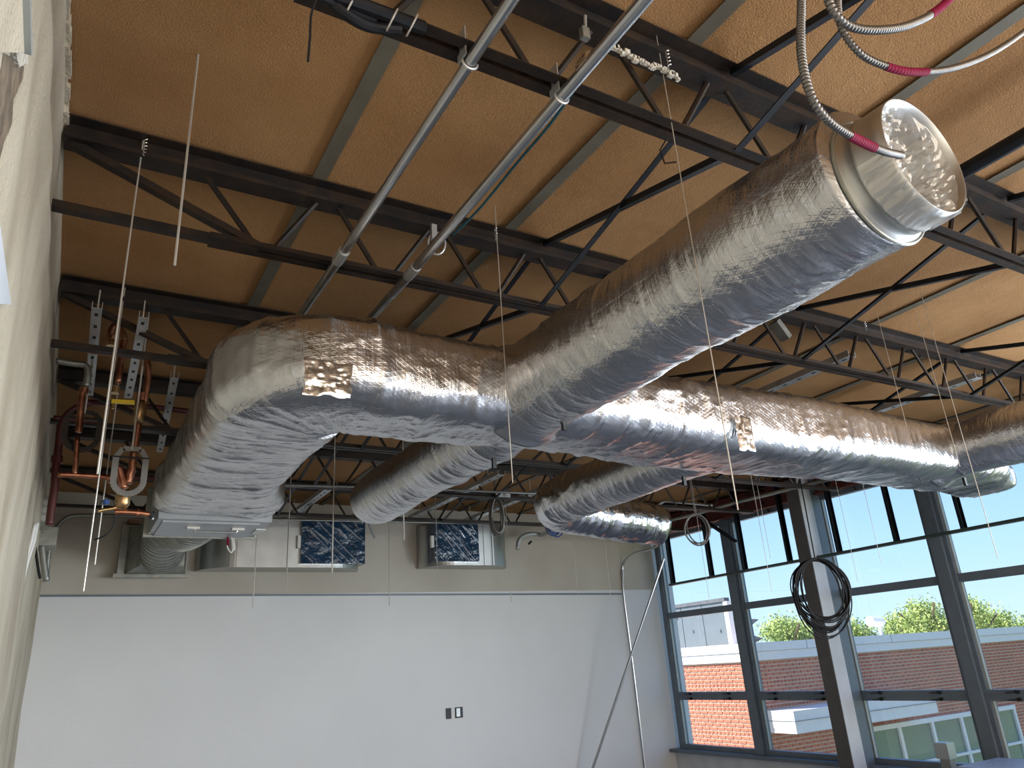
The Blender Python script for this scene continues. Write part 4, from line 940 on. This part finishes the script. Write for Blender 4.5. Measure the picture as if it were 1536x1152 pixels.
# ---- hanger rods and wires: lower end in the photo, depth plane, top height
RODS = [
 ((262, 398), 2.6, 2.38, 0.0050, 'pale hanger rod ending in mid-air before the roof board left of the conduits'),
 ((146, 711), 3.22, 2.30, 0.0040, 'thick pale hanger rod ending level with the clevis hanger'),
 ((125, 887), 4.75, 2.30, 0.0045, 'lowest of the thin rods hanging near the plaster wall'),
 ((142, 847), 5.6, 2.30, 0.0045, 'thin rod ending beside the wall hood, close to the drain valve'),
 ((769, 724), 3.02, 2.30, 0.0026, 'thin wire hanging in front of the trunk duct beside the branch joint'),
 ((1107, 765), 1.66, 2.30, 0.0022, 'long thin wire crossing the round front branch and trunk duct'),
 ((1497, 838), 2.6, 1.95, 0.0025, 'thin wire dropping past the trunk duct end into the sky pane'),
 ((379, 912), 7.6, 2.30, 0.0050, 'pale rod hanging over the wide duct stub, the lowest on that stub'),
 ((429, 890), 7.8, 2.30, 0.0050, 'pale rod hanging between the air unit and the blue film'),
 ((498, 860), 6.3, 2.30, 0.0055, 'bright rod hanging in front of the blue film on the wide stub'),
 ((606, 810), 6.2, 2.30, 0.0060, 'short bright rod ending under the rear round branch tip'),
 ((584, 909), 8.6, 2.30, 0.0050, 'pale rod ending on the rail between the two duct stubs'),
 ((657, 887), 9.0, 2.30, 0.0045, 'pale rod crossing the blue film of the short stub'),
 ((767, 903), 9.2, 2.30, 0.0045, 'pale rod hanging just right of the short duct stub'),
 ((867, 892), 9.6, 2.30, 0.0040, 'faint rod hanging on bare wall under the blue cable ring'),
 ((917, 905), 9.8, 2.30, 0.0040, 'faint rod hanging on bare wall near the wall conduit'),
 ((1064, 898), 7.6, 2.30, 0.0030, 'thin wire against sky in the first window'),
 ((1158, 888), 6.0, 2.30, 0.0030, 'longest of the thin wires in the second window'),
 ((1156, 838), 6.6, 2.30, 0.0030, 'shortest of the thin wires in the second window'),
 ((1287, 873), 6.2, 2.30, 0.0030, 'long thin wire against sky in the pane right of the steel column'),
 ((1322, 845), 5.6, 2.30, 0.0030, 'short thin wire against sky in the pane right of the steel column'),
 ((1360, 640), 3.05, 2.30, 0.0026, 'thin wire from the far joist ending on the trunk duct top'),
 ((1440, 700), 2.9, 2.30, 0.0026, 'thin wire touching the trunk duct near its capped end'),
]
for (pxy, Y, zt, r, lab) in RODS:
    lo = aty(*pxy, Y); tag(MB().tube([lo, (lo[0], lo[1], 2.40 if zt < 2.35 else 2.42)], r, 6).build('hanger_rod', M['wire'], loc=lo), lab, 'rod', 'hanger rods and wires')
for (a_, Y, lab) in (((1000, 90), 1.625, 'twisted silver wire knot on the nearer joist chord'), ((743, 352), 3.14, 'twisted silver wire knot on the second joist chord'), ((218, 222), 3.14, 'twisted silver wire knot close to the plaster wall'), ((1297, 490), 3.14, 'twisted silver wire knot on the second joist beyond the branch')):
    c = np.array(aty(*a_, Y)); mb = MB(); pts = [c+np.array((0.007*math.cos(t_*5), -0.01-0.006*math.sin(t_*5), 0.04-t_*0.014)) for t_ in np.linspace(0, 6, 50)]
    tag(mb.tube(pts, 0.0022, 5).build('wire_knot', M['foil_tape'], loc=tuple(c)), lab, 'wire', 'twisted wire knots on the joists')

# sprayed pale crust on first joist chord
mb = MB()
for k in range(26):
    u = k/25; c = np.array(aty(922+u*95, 72+u*44, 1.64)); c[2] += random.uniform(-0.012, 0.012); s_ = random.uniform(0.005, 0.013)
    mb.box(c[0]-s_, c[0]+s_, c[1]-0.006, c[1]+0.01, c[2]-s_*random.uniform(0.5, 1.3), c[2]+s_)
tag(mb.build('spray_crust', M['caulk'], loc=aty(960, 90, 1.64), kind='stuff'), 'pale lumpy spray residue along the nearer joist top chord', 'residue')

# post and cover at the sill, bottom corner
pz = atx(1416, 1118, 8.6)
t = thing('metal_post', (pz[0], pz[1], ZF), 'short square metal post standing before the window sill', 'post')
MB().box(pz[0]-0.05, pz[0]+0.05, pz[1]-0.055, pz[1]+0.055, ZF, pz[2]-0.12).build('post_shaft', M['galv_dull'], t)
MB().box(pz[0]-0.07, pz[0]+0.07, pz[1]-0.075, pz[1]+0.075, pz[2]-0.13, pz[2]+0.03).build('post_head', M['galv'], t)
pz = atx(1500, 1148, 8.3)
t = thing('covered_crate', (8.3, pz[1], ZF), 'pale blue covered crate whose top edge shows below the last window', 'crate')
MB().box(8.0, 8.7, pz[1]-0.9, pz[1]+0.22, ZF, pz[2]-0.02).build('crate_body', M['unit'], t); MB().box(7.97, 8.73, pz[1]-0.93, pz[1]+0.25, pz[2]-0.05, pz[2]+0.01).build('cover', M['tarp'], t)

# ================================================================== OUTSIDE
ZG = -6.5
struct(MB().box(XR+1.0, 140, -80, 140, ZG-0.3, ZG).build('ground', M['ground']))
YW, XW2 = 11.78, 12.22
bb = thing('brick_building', (XW2, YW, ZG), 'low red brick building with pale coping seen through the windows', 'building')
MB().box(XW2+0.02, 45, YW+0.02, YW+9, ZG, -0.22).build('mortar_body', M['mortar'], bb)
cop = MB(); cop.box(XW2-0.06, 45, YW-0.06, YW+9, -0.22, -0.05); cop.build('fascia', M['coping'], bb)
MB().box(XW2-0.09, 45, YW-0.09, YW+9, -0.045, 0.13).build('coping', M['coping'], bb)
for x in np.arange(14.2, 44, 3.0): MB().box(x-0.006, x+0.006, YW-0.094, YW-0.07, -0.045, 0.13).build('coping_joint', M['frame'], bb)
bl, bh, mj, cs_ = 0.200, 0.047, 0.012, 0.0765
BR = MB().box(-0.098, 0.098, 0, 0.02, 0, bh).build('brick', M['brick'], bb); BR.location = (0, 0, 0)
BH = MB().box(-0.044, 0.044, 0, 0.02, 0, bh).build('brick', M['brick'], bb)
org = np.array(ORG[bb.name]); placed = 0; rest = MB(); first = {}
def put(face, s_, row, head):
    """brick centred s_ metres along the face"""
    z = -0.30-row*cs_
    hw_ = 0.044 if head else 0.098
    return z, hw_
cand = []
for row in range(0, 36):
    head = (row % 6 == 5)
    st = 0.110 if head else 0.218; hw_ = 0.044 if head else 0.098
    for f_, ln in (('o', 2.4), ('p', 14.0)):
        for k in range(0, int(ln/st)): cand.append((f_, hw_+(0.0 if row % 2 else st/2)+k*st, row, head))
        if not row % 2 or head: cand.append((f_, (hw_+(0.0 if row % 2 else st/2)-hw_-0.012)/2, row, None))
near = []
for c in cand:
    f_, s_, row, head = c; z = -0.30-row*cs_
    P_ = (XW2, YW+s_, z) if f_ == 'o' else (XW2+s_, YW, z)
    cc_ = RW @ np.array(P_); sx_, sy_ = FPX*cc_[0]/cc_[2]+768, FPX*cc_[1]/cc_[2]+576
    vis = 1000 < sx_ < 1560 and 980 < sy_ < 1130
    near.append((0 if (vis and head is False and (f_ == 'o' or s_ < 1.9)) else 1, np.linalg.norm(P_), c))
near.sort(key=lambda q: (q[0], q[1]))
used = 0
for pr_, dd, (f_, s_, row, head) in near:
    z = -0.30-row*cs_; hw_ = 0.044 if head else 0.098 if head is not None else max(0.01, s_); pj = random.uniform(0.0, 0.004)
    if f_ == 'p' and 3.2 < s_ < 9.5 and -3.2 < z < -1.80: continue
    if pr_ == 0 and used < 298:
        src = BH if head else BR
        loc = np.array((XW2-0.0-pj, YW+s_, z))-org if f_ == 'o' else np.array((XW2+s_, YW-pj, z))-org
        rot = (0, 0, -math.pi/2) if f_ == 'o' else (0, 0, 0)
        loc = Vector(loc)
        # mesh verts are stored relative to the building origin; undo that by rotating about it
        off_ = Vector(tuple(-org)); off_.rotate(Matrix.Rotation(rot[2], 3, 'Z').to_euler())
        o = src if (used == 0) else None
        share(src, 'brick', bb, loc-off_, rot=rot); used += 1
    else:
        if f_ == 'o': rest.box(XW2-pj, XW2+0.02, YW+s_-hw_, YW+s_+hw_, z, z+bh)
        else: rest.box(XW2+s_-hw_, XW2+s_+hw_, YW-pj, YW+0.02, z, z+bh)
rest.build('brick_courses', M['brick'], bb, kind='stuff')
bpy.data.objects.remove(BR); bpy.data.objects.remove(BH)
# lower glazing under the canopy
MB().box(15.5, 21.6, YW-0.02, YW+0.03, -3.1, -1.83).build('glazing', M['ext_glass'], bb)
for x in (15.45, 16.75, 18.0, 19.2, 20.4, 21.6): MB().box(x, x+0.10, YW-0.07, YW+0.0, -3.2, -1.80).build('glazing_bar', M['coping'], bb)
MB().box(15.4, 21.7, YW-0.08, YW+0.0, -1.86, -1.76).build('glazing_head', M['coping'], bb)
MB().box(15.4, 21.7, YW-0.08, YW+0.0, -2.66, -2.60).build('glazing_rail', M['coping'], bb)
t = thing('entrance_canopy', (15, 11.4, -1.6), 'white box canopy fixed to the shaded brick wall', 'canopy')
MB().box(12.62, 17.3, 11.02, YW-0.001, -1.58, -1.175).build('canopy_box', M['coping'], t); MB().box(12.60, 17.32, 11.0, 11.02, -1.365, -1.355).build('panel_joint', M['frame'], t)
MB().box(12.61, 12.62, 11.0, YW, -1.365, -1.355).build('panel_joint', M['frame'], t)
t = thing('wall_lamp', (20.5, YW-0.1, -1.05), 'round grey lamp on the shaded brick wall', 'lamp')
pz = aty(1466, 1021, YW-0.1); MB().cyl((pz[0], pz[1]+0.1, pz[2]), (pz[0], pz[1]-0.05, pz[2]), 0.12, 16).build('lamp_body', M['unit'], t); MB().cyl((pz[0]+0.2, pz[1]+0.05, pz[2]+0.03), (pz[0]+0.2, pz[1]-0.02, pz[2]+0.03), 0.05, 10).build('lens', M['white'], t)
# roof screen
t = thing('roof_screen', (13.4, 14, 0.13), 'grey panelled equipment screen standing on the brick building roof', 'screen')
for k in range(6): MB().box(13.2, 13.28, 13.0+k*0.72, 13.0+k*0.72+0.70, 0.13, 1.08).build('panel', M['screen'], t)
MB().box(13.16, 13.32, 12.9, 17.4, 1.08, 1.16).build('cap_rail', M['dark_roof'], t)
MB().box(13.18, 13.32, 12.86, 12.98, 0.13, 1.08).build('corner_post', M['coping'], t)
for k, (yy, zz) in enumerate(((13.2, 0.45), (13.6, 0.9), (14.1, 0.5), (14.6, 0.85), (15.2, 0.5))): MB().cyl((13.17, yy, zz), (13.2, yy, zz), 0.03, 6).build('fastener', M['frame'], t)
t = thing('far_roof', (24, 24, 0.1), 'dark sloping eaves of a farther building beside the roof screen', 'roof')
e0, e1 = aty(1118, 926, 22), aty(1147, 929, 22)
def wedge(a_, b2, c_, d_): return MB().add([a_, b2, c_, (a_[0], a_[1]+d_, a_[2]), (b2[0], b2[1]+d_, b2[2]), (c_[0], c_[1]+d_, c_[2])], [(0, 1, 2), (5, 4, 3), (0, 3, 4, 1), (1, 4, 5, 2), (2, 5, 3, 0)])
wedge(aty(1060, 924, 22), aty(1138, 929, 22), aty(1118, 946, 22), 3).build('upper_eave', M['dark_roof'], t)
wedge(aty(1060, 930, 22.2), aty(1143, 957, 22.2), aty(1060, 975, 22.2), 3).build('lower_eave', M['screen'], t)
wedge(aty(1060, 955, 22.4), aty(1145, 957, 22.4), aty(1120, 972, 22.4), 3).build('gable_overhang', M['dark_roof'], t)  # dark triangular overhang below the upper eave
# vent on the roof
a_, b2 = aty(1323, 955, 16), aty(1316, 933, 16)
t = thing('roof_vent', (a_[0], 16, 0.1), 'white hooded vent pipe on the brick building roof', 'vent')
MB().tube([(a_[0], 16, 0.1), (a_[0], 16, b2[2])], 0.055, 10).build('vent_pipe', M['white'], t)
MB().tube([(a_[0]+0.1, 16, b2[2]), (a_[0]-0.45, 16, b2[2]+0.03)], 0.16, 12).build('hood', M['white'], t)
# trees
def tree(cx, cy, zt, R, h, seed, label):
    r_ = np.random.default_rng(seed); t = thing('tree', (cx, cy, ZG), label, 'tree', 'trees beyond the brick building')
    mb = MB(); mb.tube([(cx, cy, ZG), (cx+0.2, cy, zt-h), (cx, cy, zt-0.8)], 0.3, 8, rfun=lambda i, k: (0.35, 0.22, 0.06)[i])
    for k in range(9):
        a_ = r_.uniform(0, 6.28); mb.tube([(cx, cy, zt-h*0.9+k*h*0.07), (cx+math.cos(a_)*R*0.7, cy+math.sin(a_)*R*0.7, zt-h*0.55+k*h*0.07)], 0.05, 5)
    mb.build('trunk', M['bark'], t)
    nc = 60; cen = []
    for k in range(nc):
        a_ = r_.uniform(0, 6.28); v = r_.uniform(0, 1); rad = R*math.sqrt(r_.uniform(0, 1))*(1-0.75*v**1.6); cen.append((cx+rad*math.cos(a_), cy+rad*math.sin(a_), zt-h*(1-v)))
    n = 15000; C_ = np.array(cen)[r_.integers(0, nc, n)]; P_ = C_+r_.normal(0, 0.34*R/2.2, (n, 3))*np.array((1, 1, 0.7))
    u = r_.normal(size=(n, 3)); u /= np.linalg.norm(u, axis=1)[:, None]; w = np.cross(u, r_.normal(size=(n, 3))); w /= np.linalg.norm(w, axis=1)[:, None]; s_ = r_.uniform(0.04, 0.09, n)[:, None]
    V_ = np.concatenate([P_-u*s_, P_+w*s_*0.6, P_+u*s_, P_-w*s_*0.6], 1).reshape(-1, 3)
    mb = MB(); mb.v = [tuple(q) for q in V_]; mb.f = [(4*i, 4*i+1, 4*i+2, 4*i+3) for i in range(n)]
    mb.build('foliage', M['leaf'], t, kind='stuff')
TR = [(1175, 936, 26, 2.2, 'bushy tree by the dark eaves'), (1215, 940, 27, 2.4, 'low tree just behind the wire coil'), (1275, 935, 28, 2.2, 'tree showing right beside the steel column'),
      (1345, 925, 26, 2.2, 'tree behind the white roof vent'), (1385, 905, 24, 2.0, 'tallest tree crown in the pane before the mullion'), (1448, 905, 24, 2.0, 'tree with an open crown just past the mullion'),
      (1490, 922, 25, 2.2, 'rounded tree in the last sky pane'), (1550, 930, 25, 2.4, 'low tree at the very end of the building roof')]
for k, (x, y, Y, R, lab) in enumerate(TR):
    p = aty(x, y, Y); tree(p[0], p[1], p[2]-0.1, R, 4.2, 100+k, lab)
